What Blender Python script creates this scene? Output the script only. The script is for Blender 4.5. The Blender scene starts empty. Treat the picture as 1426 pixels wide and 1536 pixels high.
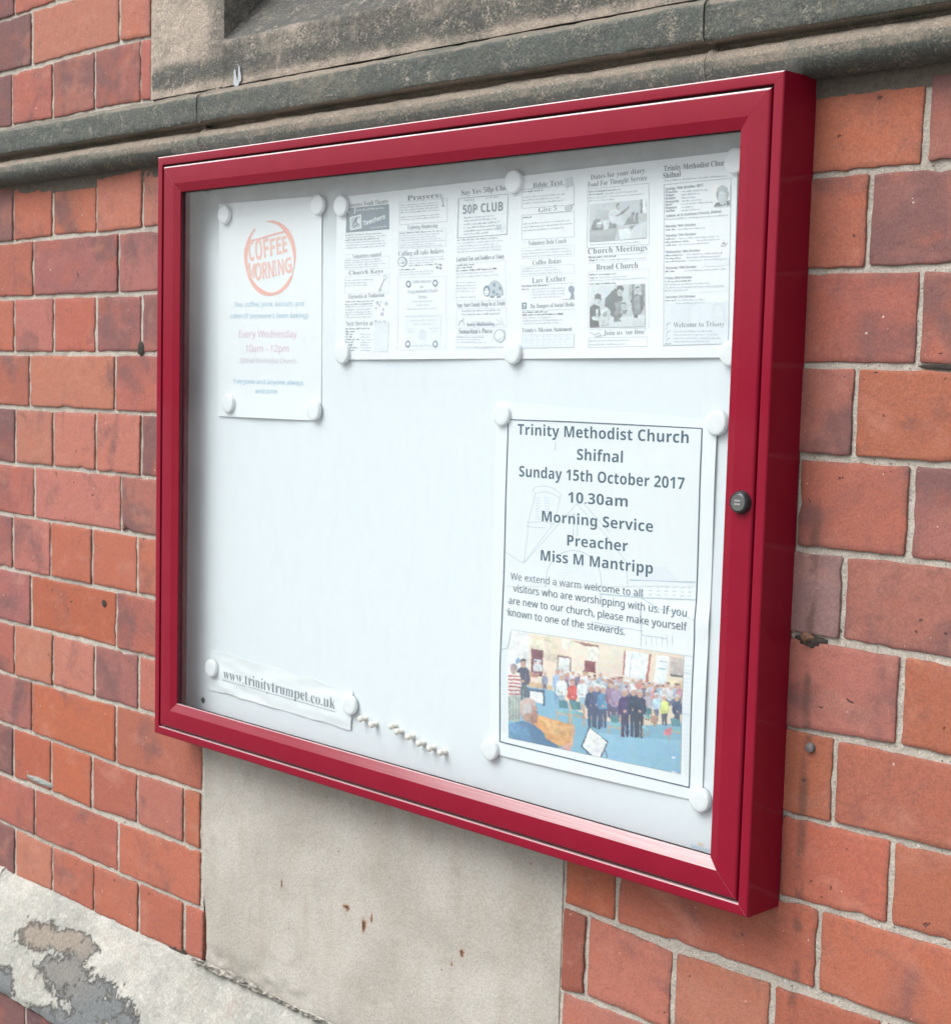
import bpy, bmesh, math, random
import numpy as np
from mathutils import Vector, Matrix, noise
R = math.radians
SC = bpy.context.scene
COL = SC.collection
random.seed(7)

# ------------------------------------------------------------------ camera
# world: X along the wall, Z up, wall face at Y = 0, street side is -Y. Metres.
# Z = 0 is the top edge of the notice board, the pavement lies at Z = -1.75
F, CX, CY = 2358.84, 710.63, 797.53          # focal length and principal point, photo pixels
YAW, PITCH, ROLL = .7818, .0983, -.02624
CP = Vector((1.90335, -1.32456, -.29415))
FW = Vector((-math.sin(YAW)*math.cos(PITCH), math.cos(YAW)*math.cos(PITCH), -math.sin(PITCH)))
RT0 = Vector((math.cos(YAW), math.sin(YAW), 0)); DN0 = FW.cross(RT0)
RT = math.cos(ROLL)*RT0 + math.sin(ROLL)*DN0
DN = -math.sin(ROLL)*RT0 + math.cos(ROLL)*DN0
cd = bpy.data.cameras.new('camera'); cam = bpy.data.objects.new('camera', cd); COL.objects.link(cam)
cd.sensor_fit = 'HORIZONTAL'; cd.sensor_width = 36; cd.lens = F/1426*36
cd.shift_x = (713-CX)/1426; cd.shift_y = (CY-768)/1426
cd.clip_start = .05; cd.clip_end = 500
M = Matrix((RT, -DN, -FW)).transposed().to_4x4(); M.translation = CP
cam.matrix_world = M
cd.dof.use_dof = True; cd.dof.focus_distance = 1.75; cd.dof.aperture_fstop = 18
SC.camera = cam

def at(px, py, Y=0.0):
    """point of the plane y = Y that photo pixel (px, py) looks at -> (x, z)"""
    d = FW + RT*((px-CX)/F) + DN*((py-CY)/F)
    t = (Y-CP.y)/d.y
    p = CP + d*t
    return p.x, p.z

# ------------------------------------------------------------------ light
SUN_EL, SUN_AZ = 50, 205       # overcast: a weak, very wide sun behind the cloud
w = bpy.data.worlds.new('World'); SC.world = w; w.use_nodes = True
nt = w.node_tree; nt.nodes.clear()
out = nt.nodes.new('ShaderNodeOutputWorld'); bg = nt.nodes.new('ShaderNodeBackground')
sky = nt.nodes.new('ShaderNodeTexSky'); sky.sky_type = 'NISHITA'; sky.sun_disc = False
sky.sun_elevation = R(SUN_EL); sky.sun_rotation = R(SUN_AZ); sky.air_density = 1.0; sky.dust_density = 4.0; sky.ozone_density = 1.0
hs = nt.nodes.new('ShaderNodeHueSaturation'); hs.inputs['Saturation'].default_value = .30
nt.links.new(sky.outputs[0], hs.inputs['Color']); nt.links.new(hs.outputs[0], bg.inputs[0]); nt.links.new(bg.outputs[0], out.inputs[0])
bg.inputs[1].default_value = .10
sl = bpy.data.lights.new('sun', 'SUN'); sl.energy = 1.5; sl.angle = R(50); sl.color = (1, .97, .93)
so = bpy.data.objects.new('sun', sl); COL.objects.link(so)
sdir = Vector((-.34, -.68, 1.0)).normalized()
so.rotation_euler = sdir.to_track_quat('Z', 'Y').to_euler()
sky.sun_elevation = math.asin(sdir.z); sky.sun_rotation = math.atan2(sdir.x, sdir.y)
vs = SC.view_settings; vs.view_transform = 'Standard'; vs.look = 'None'; vs.gamma = 1; vs.use_curve_mapping = False
vs.exposure = 1.10

# ------------------------------------------------------------------ helpers
def link(name, me, mat=None, parent=None):
    o = bpy.data.objects.new(name, me); COL.objects.link(o)
    if mat is not None and me is not None: me.materials.append(mat)
    if parent is not None: o.parent = parent
    return o
def mesh(vs_, fs, smooth=False):
    me = bpy.data.meshes.new('m'); me.from_pydata([tuple(v) for v in vs_], [], fs); me.update()
    if smooth: me.polygons.foreach_set('use_smooth', [True]*len(me.polygons))
    return me
def thing(name, label, cat, group=None, loc=(0, 0, 0)):
    o = bpy.data.objects.new(name, None); COL.objects.link(o); o.location = loc; o.empty_display_size = .05
    o['label'] = label; o['category'] = cat
    if group: o['group'] = group
    return o
def tag(o, label, cat, group=None):
    o['label'] = label; o['category'] = cat
    if group: o['group'] = group
    return o
def autosmooth(me, ang=35):
    me.polygons.foreach_set('use_smooth', [True]*len(me.polygons))
    bm = bmesh.new(); bm.from_mesh(me)
    for e in bm.edges:
        if len(e.link_faces) == 2 and e.calc_face_angle(0) > R(ang): e.smooth = False
    bm.to_mesh(me); bm.free()
def fbm(x, y, z, o=3):
    return noise.fractal(Vector((x, y, z)), 1.0, 2.0, o)

class NT:
    """small node-tree builder"""
    def __init__(s, name, rough=.8):
        s.m = bpy.data.materials.new(name); s.m.use_nodes = True; s.t = s.m.node_tree; s.n = s.t.nodes
        s.b = s.n['Principled BSDF']; s.b.inputs['Roughness'].default_value = rough; s.out = s.n['Material Output']
        s.geo = s.n.new('ShaderNodeNewGeometry')
        s.pos = s.geo.outputs['Position']
    def link(s, a, b): s.t.links.new(a, b); return s
    def setv(s, sock, v):
        if isinstance(v, bpy.types.NodeSocket): s.t.links.new(v, sock)
        elif isinstance(v, (tuple, list)) and len(v) == 3 and len(sock.default_value) == 4: sock.default_value = (*v, 1)
        else: sock.default_value = v
    def noise(s, scale, detail=4, rough=.55, vec=None, dist=0, out=0):
        n = s.n.new('ShaderNodeTexNoise'); n.inputs['Scale'].default_value = scale; n.inputs['Detail'].default_value = detail
        n.inputs['Roughness'].default_value = rough; n.inputs['Distortion'].default_value = dist
        s.link(vec or s.pos, n.inputs['Vector']); return n.outputs[out]
    def voro(s, scale, vec=None, feat='F1'):
        n = s.n.new('ShaderNodeTexVoronoi'); n.inputs['Scale'].default_value = scale; n.feature = feat
        s.link(vec or s.pos, n.inputs['Vector']); return n.outputs[0]
    def ramp(s, v, a, b, va=0., vb=1.):
        n = s.n.new('ShaderNodeMapRange'); n.interpolation_type = 'SMOOTHSTEP'
        s.setv(n.inputs[0], v); n.inputs[1].default_value = a; n.inputs[2].default_value = b; n.inputs[3].default_value = va; n.inputs[4].default_value = vb
        return n.outputs[0]
    def math(s, op, a, b=0., c=0.):
        n = s.n.new('ShaderNodeMath'); n.operation = op; s.setv(n.inputs[0], a); s.setv(n.inputs[1], b); s.setv(n.inputs[2], c); return n.outputs[0]
    def mix(s, f, a, b, mode='MIX'):
        n = s.n.new('ShaderNodeMix'); n.data_type = 'RGBA'; n.blend_type = mode
        s.setv(n.inputs[0], f); s.setv(n.inputs[6], a); s.setv(n.inputs[7], b); return n.outputs[2]
    def attr(s, name, out='Fac'):
        n = s.n.new('ShaderNodeAttribute'); n.attribute_name = name; return n.outputs[out]
    def vec(s, v, scale=(1, 1, 1), add=None):
        n = s.n.new('ShaderNodeVectorMath'); n.operation = 'MULTIPLY_ADD'; s.link(v, n.inputs[0]); n.inputs[1].default_value = scale
        if add is not None: s.setv(n.inputs[2], add)
        return n.outputs[0]
    def color(s, v): s.setv(s.b.inputs['Base Color'], v); return s
    def bump(s, h, dist=.001, strength=1, prev=None):
        n = s.n.new('ShaderNodeBump'); s.setv(n.inputs['Height'], h); n.inputs['Distance'].default_value = dist; n.inputs['Strength'].default_value = strength
        if prev is not None: s.link(prev, n.inputs['Normal'])
        s.link(n.outputs[0], s.b.inputs['Normal']); return n.outputs[0]

# ------------------------------------------------------------------ materials
RX = at(1214, 1000, 0)[0]
def m_brick():
    t = NT('fired_brick', .82)
    oi = t.n.new('ShaderNodeObjectInfo')
    off = t.n.new('ShaderNodeCombineXYZ'); r = t.math('MULTIPLY', oi.outputs['Random'], 37.)
    for i in range(3): t.link(r, off.inputs[i])
    v = t.vec(t.pos, (1, 1, 1), off.outputs[0])
    base = oi.outputs['Color']; al = oi.outputs['Alpha']
    big = t.noise(9, 3, .55, v, .6)
    thr = t.math('ADD', big, t.math('MULTIPLY', al, .34))
    patch = t.ramp(t.math('ADD', thr, t.math('MULTIPLY', t.noise(60, 5, .7, v), .22)), .74, .98)
    c = t.mix(t.math('MULTIPLY', patch, .82), base, (.125, .062, .062))
    # paler, pinker bloom and orange scumbling
    bl = t.ramp(t.noise(14, 5, .65, t.vec(v, (1, 1, 1.6)), .3), .50, .78)
    c = t.mix(t.math('MULTIPLY', bl, .42), c, (.42, .20, .15))
    orr = t.ramp(t.noise(22, 4, .6, t.vec(v, (.7, 1, 1.3))), .52, .74)
    c = t.mix(t.math('MULTIPLY', orr, .30), c, (.40, .10, .042))
    fine = t.noise(420, 6, .75, v)
    c = t.mix(.5, c, t.mix(t.ramp(fine, .3, .7), (.30, .30, .30), (.70, .69, .68)), 'OVERLAY')
    sand = t.noise(130, 5, .8, v)
    c = t.mix(t.ramp(sand, .55, .78, 0, .45), c, (.15, .075, .065))
    c = t.mix(t.ramp(t.noise(45, 6, .8, t.vec(v, (1, 1, 1), (9, 9, 9)), .8), .52, .70, 0, .40), c, (.13, .065, .06))
    pits = t.ramp(t.noise(95, 2, .5, v, .15), .735, .775)
    c = t.mix(t.math('MULTIPLY', pits, .75), c, (.05, .03, .028))
    # lime and salt flecks
    fl = t.ramp(t.noise(170, 2, .4, v), .775, .79)
    c = t.mix(t.math('MULTIPLY', fl, .7), c, (.62, .56, .50))
    run = t.ramp(t.noise(20, 3, .6, t.vec(t.pos, (3., 1, .35))), .62, .78, 0, .35)
    c = t.mix(run, c, (.12, .075, .07))
    # rusty run below the old iron anchor right of the cabinet
    sp = t.n.new('ShaderNodeSeparateXYZ'); t.link(t.pos, sp.inputs[0])
    xr = t.math('ADD', t.math('SUBTRACT', sp.outputs[0], RX), t.math('MULTIPLY', t.math('SUBTRACT', t.noise(16, 2, .5), .5), .012))
    rn = t.math('MULTIPLY', t.ramp(t.math('ABSOLUTE', xr), .0012, .0085, 1., 0.), t.math('MULTIPLY', t.ramp(sp.outputs[2], -.38, -.44), t.ramp(t.noise(26, 4, .7), .40, .56)))
    c = t.mix(t.math('MULTIPLY', rn, .62), c, (.085, .045, .035))
    # joint recess shade painted on the ragged arrises (attribute on the mesh, broken by grain)
    ed = t.math('MULTIPLY', t.attr('rim'), t.ramp(t.noise(120, 4, .7), .38, .62))
    c = t.mix(t.math('MULTIPLY', ed, .62), c, (.10, .055, .045))
    t.color(c)
    h = t.math('ADD', t.math('MULTIPLY', fine, .35), t.math('MULTIPLY', t.noise(60, 4, .6, v), .9))
    h = t.math('SUBTRACT', h, t.math('MULTIPLY', pits, .9))
    t.bump(h, .0013, .9)
    t.setv(t.b.inputs['Roughness'], t.ramp(sand, .2, .8, .68, .95))
    return t.m
def m_mortar():
    t = NT('lime_mortar', .95)
    g = t.noise(520, 5, .8); m = t.noise(70, 4, .6)
    c = t.mix(t.ramp(g, .3, .7), (.25, .225, .19), (.63, .585, .515))
    c = t.mix(t.ramp(m, .35, .70, 0, .5), c, (.55, .51, .45))
    c = t.mix(t.ramp(t.noise(330, 2, .5), .66, .74, 0, .9), c, (.06, .055, .05))
    c = t.mix(t.ramp(t.noise(260, 2, .5, t.vec(t.pos, (1, 1, 1), (5, 5, 5))), .68, .74, 0, .8), c, (.70, .66, .60))
    c = t.mix(t.ramp(t.noise(5, 3, .6), .55, .78, 0, .4), c, (.22, .185, .15))
    t.color(c); t.bump(t.math('ADD', g, t.math('MULTIPLY', t.noise(160, 3, .6), 1.2)), .0022, .9)
    return t.m
def m_stone(name, light, dark, green, grain=.45, bump=.0014, mask='mask', lichen=.5):
    """weathered sandstone; the vertex attribute darkens it, by age and by painted shade"""
    t = NT(name, .92)
    f = t.noise(380, 6, .8); mm = t.noise(38, 6, .7); b = t.noise(7, 4, .6)
    k = t.attr(mask)
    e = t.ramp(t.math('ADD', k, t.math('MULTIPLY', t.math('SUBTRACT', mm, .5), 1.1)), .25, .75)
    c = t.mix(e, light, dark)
    c = t.mix(t.math('MULTIPLY', t.ramp(t.noise(26, 5, .7, None, .5), .45, .70), .55), c, green)
    c = t.mix(t.ramp(t.math('MULTIPLY', mm, f), .26, .42, 0, .55), c, tuple(min(.75, x*1.75) for x in light))
    c = t.mix(grain, c, t.mix(t.ramp(f, .3, .7), (.22, .22, .22), (.80, .79, .78)), 'OVERLAY')
    c = t.mix(t.ramp(t.noise(210, 4, .8), .56, .70, 0, .5), c, tuple(x*1.5 for x in light))
    c = t.mix(t.ramp(t.noise(120, 3, .6), .66, .78, 0, .7), c, (.045, .045, .042))
    sp = t.ramp(t.noise(95, 3, .7, t.vec(t.pos, (1, 1, 1), (3, 3, 3))), .66, .74, 0, lichen)
    c = t.mix(sp, c, (.50, .49, .43))
    t.color(c)
    h = t.math('ADD', t.math('MULTIPLY', f, .5), t.math('MULTIPLY', t.noise(85, 6, .75), 1.5))
    t.bump(h, bump, 1)
    return t.m
def m_panelstone():
    t = NT('pale_sandstone', .9)
    b = t.noise(5.5, 5, .6, None, .4); m = t.noise(24, 5, .65); f = t.noise(300, 5, .7)
    c = t.mix(t.ramp(b, .32, .68), (.33, .315, .28), (.41, .395, .36))
    c = t.mix(t.ramp(m, .48, .72, 0, .5), c, (.275, .26, .225))
    v = t.noise(14, 4, .6, t.vec(t.pos, (2.2, 1, .5)))
    c = t.mix(t.ramp(v, .48, .74, 0, .3), c, (.31, .265, .21))
    c = t.mix(.3, c, t.mix(t.ramp(f, .3, .7), (.25, .25, .25), (.75, .75, .75)), 'OVERLAY')
    c = t.mix(t.ramp(t.noise(75, 2, .5), .745, .775, 0, .75), c, (.12, .10, .08))
    # greyer towards the top of the slab, below the cabinet
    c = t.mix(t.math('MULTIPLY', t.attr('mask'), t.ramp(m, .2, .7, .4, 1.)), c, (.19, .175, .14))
    # rust spots, attribute painted at their places, broken up by grain
    r = t.ramp(t.math('ADD', t.math('MULTIPLY', t.attr('rust'), .72), t.math('MULTIPLY', t.math('SUBTRACT', t.noise(130, 4, .7), .5), .9)), .40, .85, 0, .8)
    c = t.mix(r, c, (.33, .16, .07))
    r2 = t.ramp(t.math('ADD', t.attr('rust'), t.math('MULTIPLY', t.math('SUBTRACT', t.noise(170, 3, .7), .5), .7)), .82, .95)
    c = t.mix(r2, c, (.10, .045, .025))
    t.color(c); t.bump(t.math('ADD', f, t.math('MULTIPLY', m, 2.)), .0009, .8)
    return t.m
def m_plinth():
    t = NT('flaking_limewash', .93)
    f = t.noise(260, 6, .75); m = t.noise(46, 8, .80, None, .5); b = t.noise(9, 4, .6)
    pale = t.mix(t.ramp(b, .35, .68), (.26, .265, .24), (.37, .365, .335))
    pale = t.mix(t.ramp(t.noise(16, 5, .7), .5, .75, 0, .6), pale, (.30, .25, .22))
    pale = t.mix(t.ramp(t.noise(70, 6, .8), .48, .68, 0, .55), pale, (.46, .46, .43))
    pale = t.mix(t.ramp(t.noise(13, 6, .75, t.vec(t.pos, (1, 1, 1), (4, 2, 1)), .4), .45, .70, 0, .55), pale, (.215, .225, .215))
    bare = t.mix(t.attr('warm'), (.115, .125, .128), (.205, .18, .15))
    bare = t.mix(.5, bare, t.mix(f, (.25, .25, .25), (.75, .75, .75)), 'OVERLAY')
    e = t.ramp(t.math('ADD', t.attr('mask'), t.math('MULTIPLY', t.math('SUBTRACT', m, .5), 2.1)), .42, .60)
    c = t.mix(e, pale, bare)
    c = t.mix(t.ramp(t.noise(110, 3, .6), .67, .75, 0, .6), c, (.10, .10, .09))
    c = t.mix(.45, c, t.mix(t.ramp(f, .3, .7), (.25, .25, .25), (.75, .75, .75)), 'OVERLAY')
    t.color(c)
    h = t.math('ADD', t.math('MULTIPLY', t.math('SUBTRACT', 1., e), 1.6), t.math('ADD', t.math('MULTIPLY', f, .4), t.math('MULTIPLY', t.noise(80, 5, .7), .9)))
    t.bump(h, .0018, 1)
    return t.m
def m_paint(name='red_powder_coat', col=(.20, .0028, .018), rough=.5, coat=.3, cr=.02):
    t = NT(name, rough); t.b.inputs['IOR'].default_value = 1.45; t.b.inputs['Specular IOR Level'].default_value = .1
    n = t.noise(28, 3, .6); fleck = t.noise(210, 3, .7)
    c = t.mix(t.ramp(n, .35, .7, 0, .25), col, tuple(x*1.18+.004 for x in col))
    c = t.mix(t.ramp(fleck, .74, .78, 0, .35), c, (.55, .42, .40))
    # paler on every ledge that faces up, more so towards the right hand end
    sp = t.n.new('ShaderNodeSeparateXYZ'); t.link(t.geo.outputs['Normal'], sp.inputs[0]); px = t.n.new('ShaderNodeSeparateXYZ'); t.link(t.pos, px.inputs[0])
    up = t.ramp(sp.outputs[2], .36, .60)
    lo = t.math('MULTIPLY', t.ramp(sp.outputs[2], .18, .30), t.ramp(px.outputs[2], -.75, -.76))
    lo = t.math('MULTIPLY', lo, t.ramp(px.outputs[0], .30, 1.05, .05, .60))
    streak = t.noise(9, 5, .7, t.vec(t.pos, (1, 60, 60)))
    d = t.math('MAXIMUM', t.math('MULTIPLY', up, t.ramp(px.outputs[2], -.79, -.05, .5, .92)), lo)
    d = t.math('MULTIPLY', d, t.ramp(streak, .25, .65, .62, 1.))
    c = t.mix(d, c, (.80, .72, .73))
    t.color(c); t.setv(t.b.inputs['Roughness'], t.math('ADD', rough, t.math('MULTIPLY', d, .3)))
    t.setv(t.b.inputs['Coat Weight'], coat); t.setv(t.b.inputs['Coat Roughness'], t.ramp(t.noise(12, 4, .6), .3, .75, cr, cr+.05))
    t.bump(t.noise(900, 2, .5), .00003, .5)
    return t.m
def m_simple(name, col, rough=.6, metal=0., nscale=0, namp=.2, bump=0):
    t = NT(name, rough); t.b.inputs['Metallic'].default_value = metal
    if nscale:
        t.color(t.mix(t.noise(nscale, 4, .6), tuple(x*(1-namp) for x in col), tuple(min(1, x*(1+namp)) for x in col)))
        if bump: t.bump(t.noise(nscale*2, 3, .6), bump, .7)
    else: t.color(col)
    return t.m
def m_glass():
    t = NT('cabinet_glass'); t.n.remove(t.b)
    tr = t.n.new('ShaderNodeBsdfTransparent'); tr.inputs[0].default_value = (.965, .98, .98, 1)
    gl = t.n.new('ShaderNodeBsdfGlossy'); gl.inputs['Roughness'].default_value = .09
    df = t.n.new('ShaderNodeBsdfDiffuse'); df.inputs[0].default_value = (.7, .74, .76, 1)
    fr = t.n.new('ShaderNodeFresnel'); t.setv(fr.inputs['IOR'], t.ramp(t.geo.outputs['Backfacing'], 0, 1, 1.5, 1/1.5))
    mx = t.n.new('ShaderNodeMixShader'); t.link(fr.outputs[0], mx.inputs[0]); t.link(tr.outputs[0], mx.inputs[1]); t.link(gl.outputs[0], mx.inputs[2])
    # thin film of dust and wipe marks
    d = t.ramp(t.noise(22, 5, .7, t.vec(t.pos, (1.6, 1, .7)), .5), .45, .80, .004, .028)
    m2 = t.n.new('ShaderNodeMixShader'); t.link(d, m2.inputs[0]); t.link(mx.outputs[0], m2.inputs[1]); t.link(df.outputs[0], m2.inputs[2])
    t.link(m2.outputs[0], t.out.inputs[0]); return t.m
def m_print():
    t = NT('printed_ink', .7); t.color(t.attr('ink', 'Color')); return t.m
def m_paper(name='white_paper', col=(.745, .785, .82)):
    t = NT(name, .6); t.color(t.mix(t.noise(30, 3, .5), tuple(x*.975 for x in col), col)); t.bump(t.noise(25, 3, .5), .0006, .35)
    t.b.inputs['Specular IOR Level'].default_value = .35
    return t.m
def m_ground():
    t = NT('paving', .9)
    c = t.mix(t.noise(3, 5, .6), (.17, .165, .155), (.26, .25, .235)); c = t.mix(.4, c, t.mix(t.noise(200, 4, .7), (.25,)*3, (.75,)*3), 'OVERLAY')
    t.color(c); t.bump(t.noise(150, 4, .7), .002, .6); return t.m
BRICK = m_brick(); MORTAR = m_mortar()
MOULD = m_stone('green_grey_moulded_stone', (.25, .212, .17), (.078, .091, .083), (.105, .122, .102), .6, .0030)
SURR = m_stone('stained_window_stone', (.38, .325, .27), (.078, .079, .074), (.115, .125, .10), .5, .0028, lichen=.35)
PANEL = m_panelstone(); PLINTH = m_plinth()
RED = m_paint()
GASKET = m_simple('black_rubber', (.012, .012, .013), .6)
def m_board():
    """white enamelled panel, glass reflection and shade painted into its uppermost strip"""
    t = NT('white_steel_panel', .5)
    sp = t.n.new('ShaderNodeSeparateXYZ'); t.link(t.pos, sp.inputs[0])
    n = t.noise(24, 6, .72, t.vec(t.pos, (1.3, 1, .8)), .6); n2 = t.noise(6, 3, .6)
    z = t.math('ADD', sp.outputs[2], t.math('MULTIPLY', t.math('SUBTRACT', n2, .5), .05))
    g = t.math('MULTIPLY', t.ramp(z, -.155, -.045), t.ramp(n, .25, .75, .82, 1.))  # reflection and shade put into the colour as a dull top strip
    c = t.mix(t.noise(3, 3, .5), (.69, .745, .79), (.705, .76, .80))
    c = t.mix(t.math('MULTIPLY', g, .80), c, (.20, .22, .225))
    t.color(c); return t.m
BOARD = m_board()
GLASS = m_glass(); PRINT = m_print(); PAPER = m_paper()
SLEEVE = m_paper('laminated_paper', (.75, .795, .825))
MAGNET = m_simple('white_plastic', (.75, .785, .81), .4)
PIN = m_simple('cream_plastic', (.76, .74, .66), .35)
CHROME = m_simple('worn_steel', (.17, .18, .18), .38, .8, 90, .2)
BLACKM = m_simple('blackened_steel', (.05, .055, .06), .35, .7, 90, .3)
IRON = m_simple('weathered_iron', (.16, .15, .16), .7, .4, 300, .5, .0006)
RUST = m_simple('rusty_iron', (.16, .085, .05), .9, 0, 260, .6, .0015)
GROUND = m_ground()
DROP = m_simple('bird_dropping', (.36, .39, .42), .7, 0, 300, .15)
DIRT_SHADE = m_simple('dirt_and_hole_shade', (.035, .028, .022), .95, 0, 300, .6, .001)  # also stands for the shade inside holes
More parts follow.
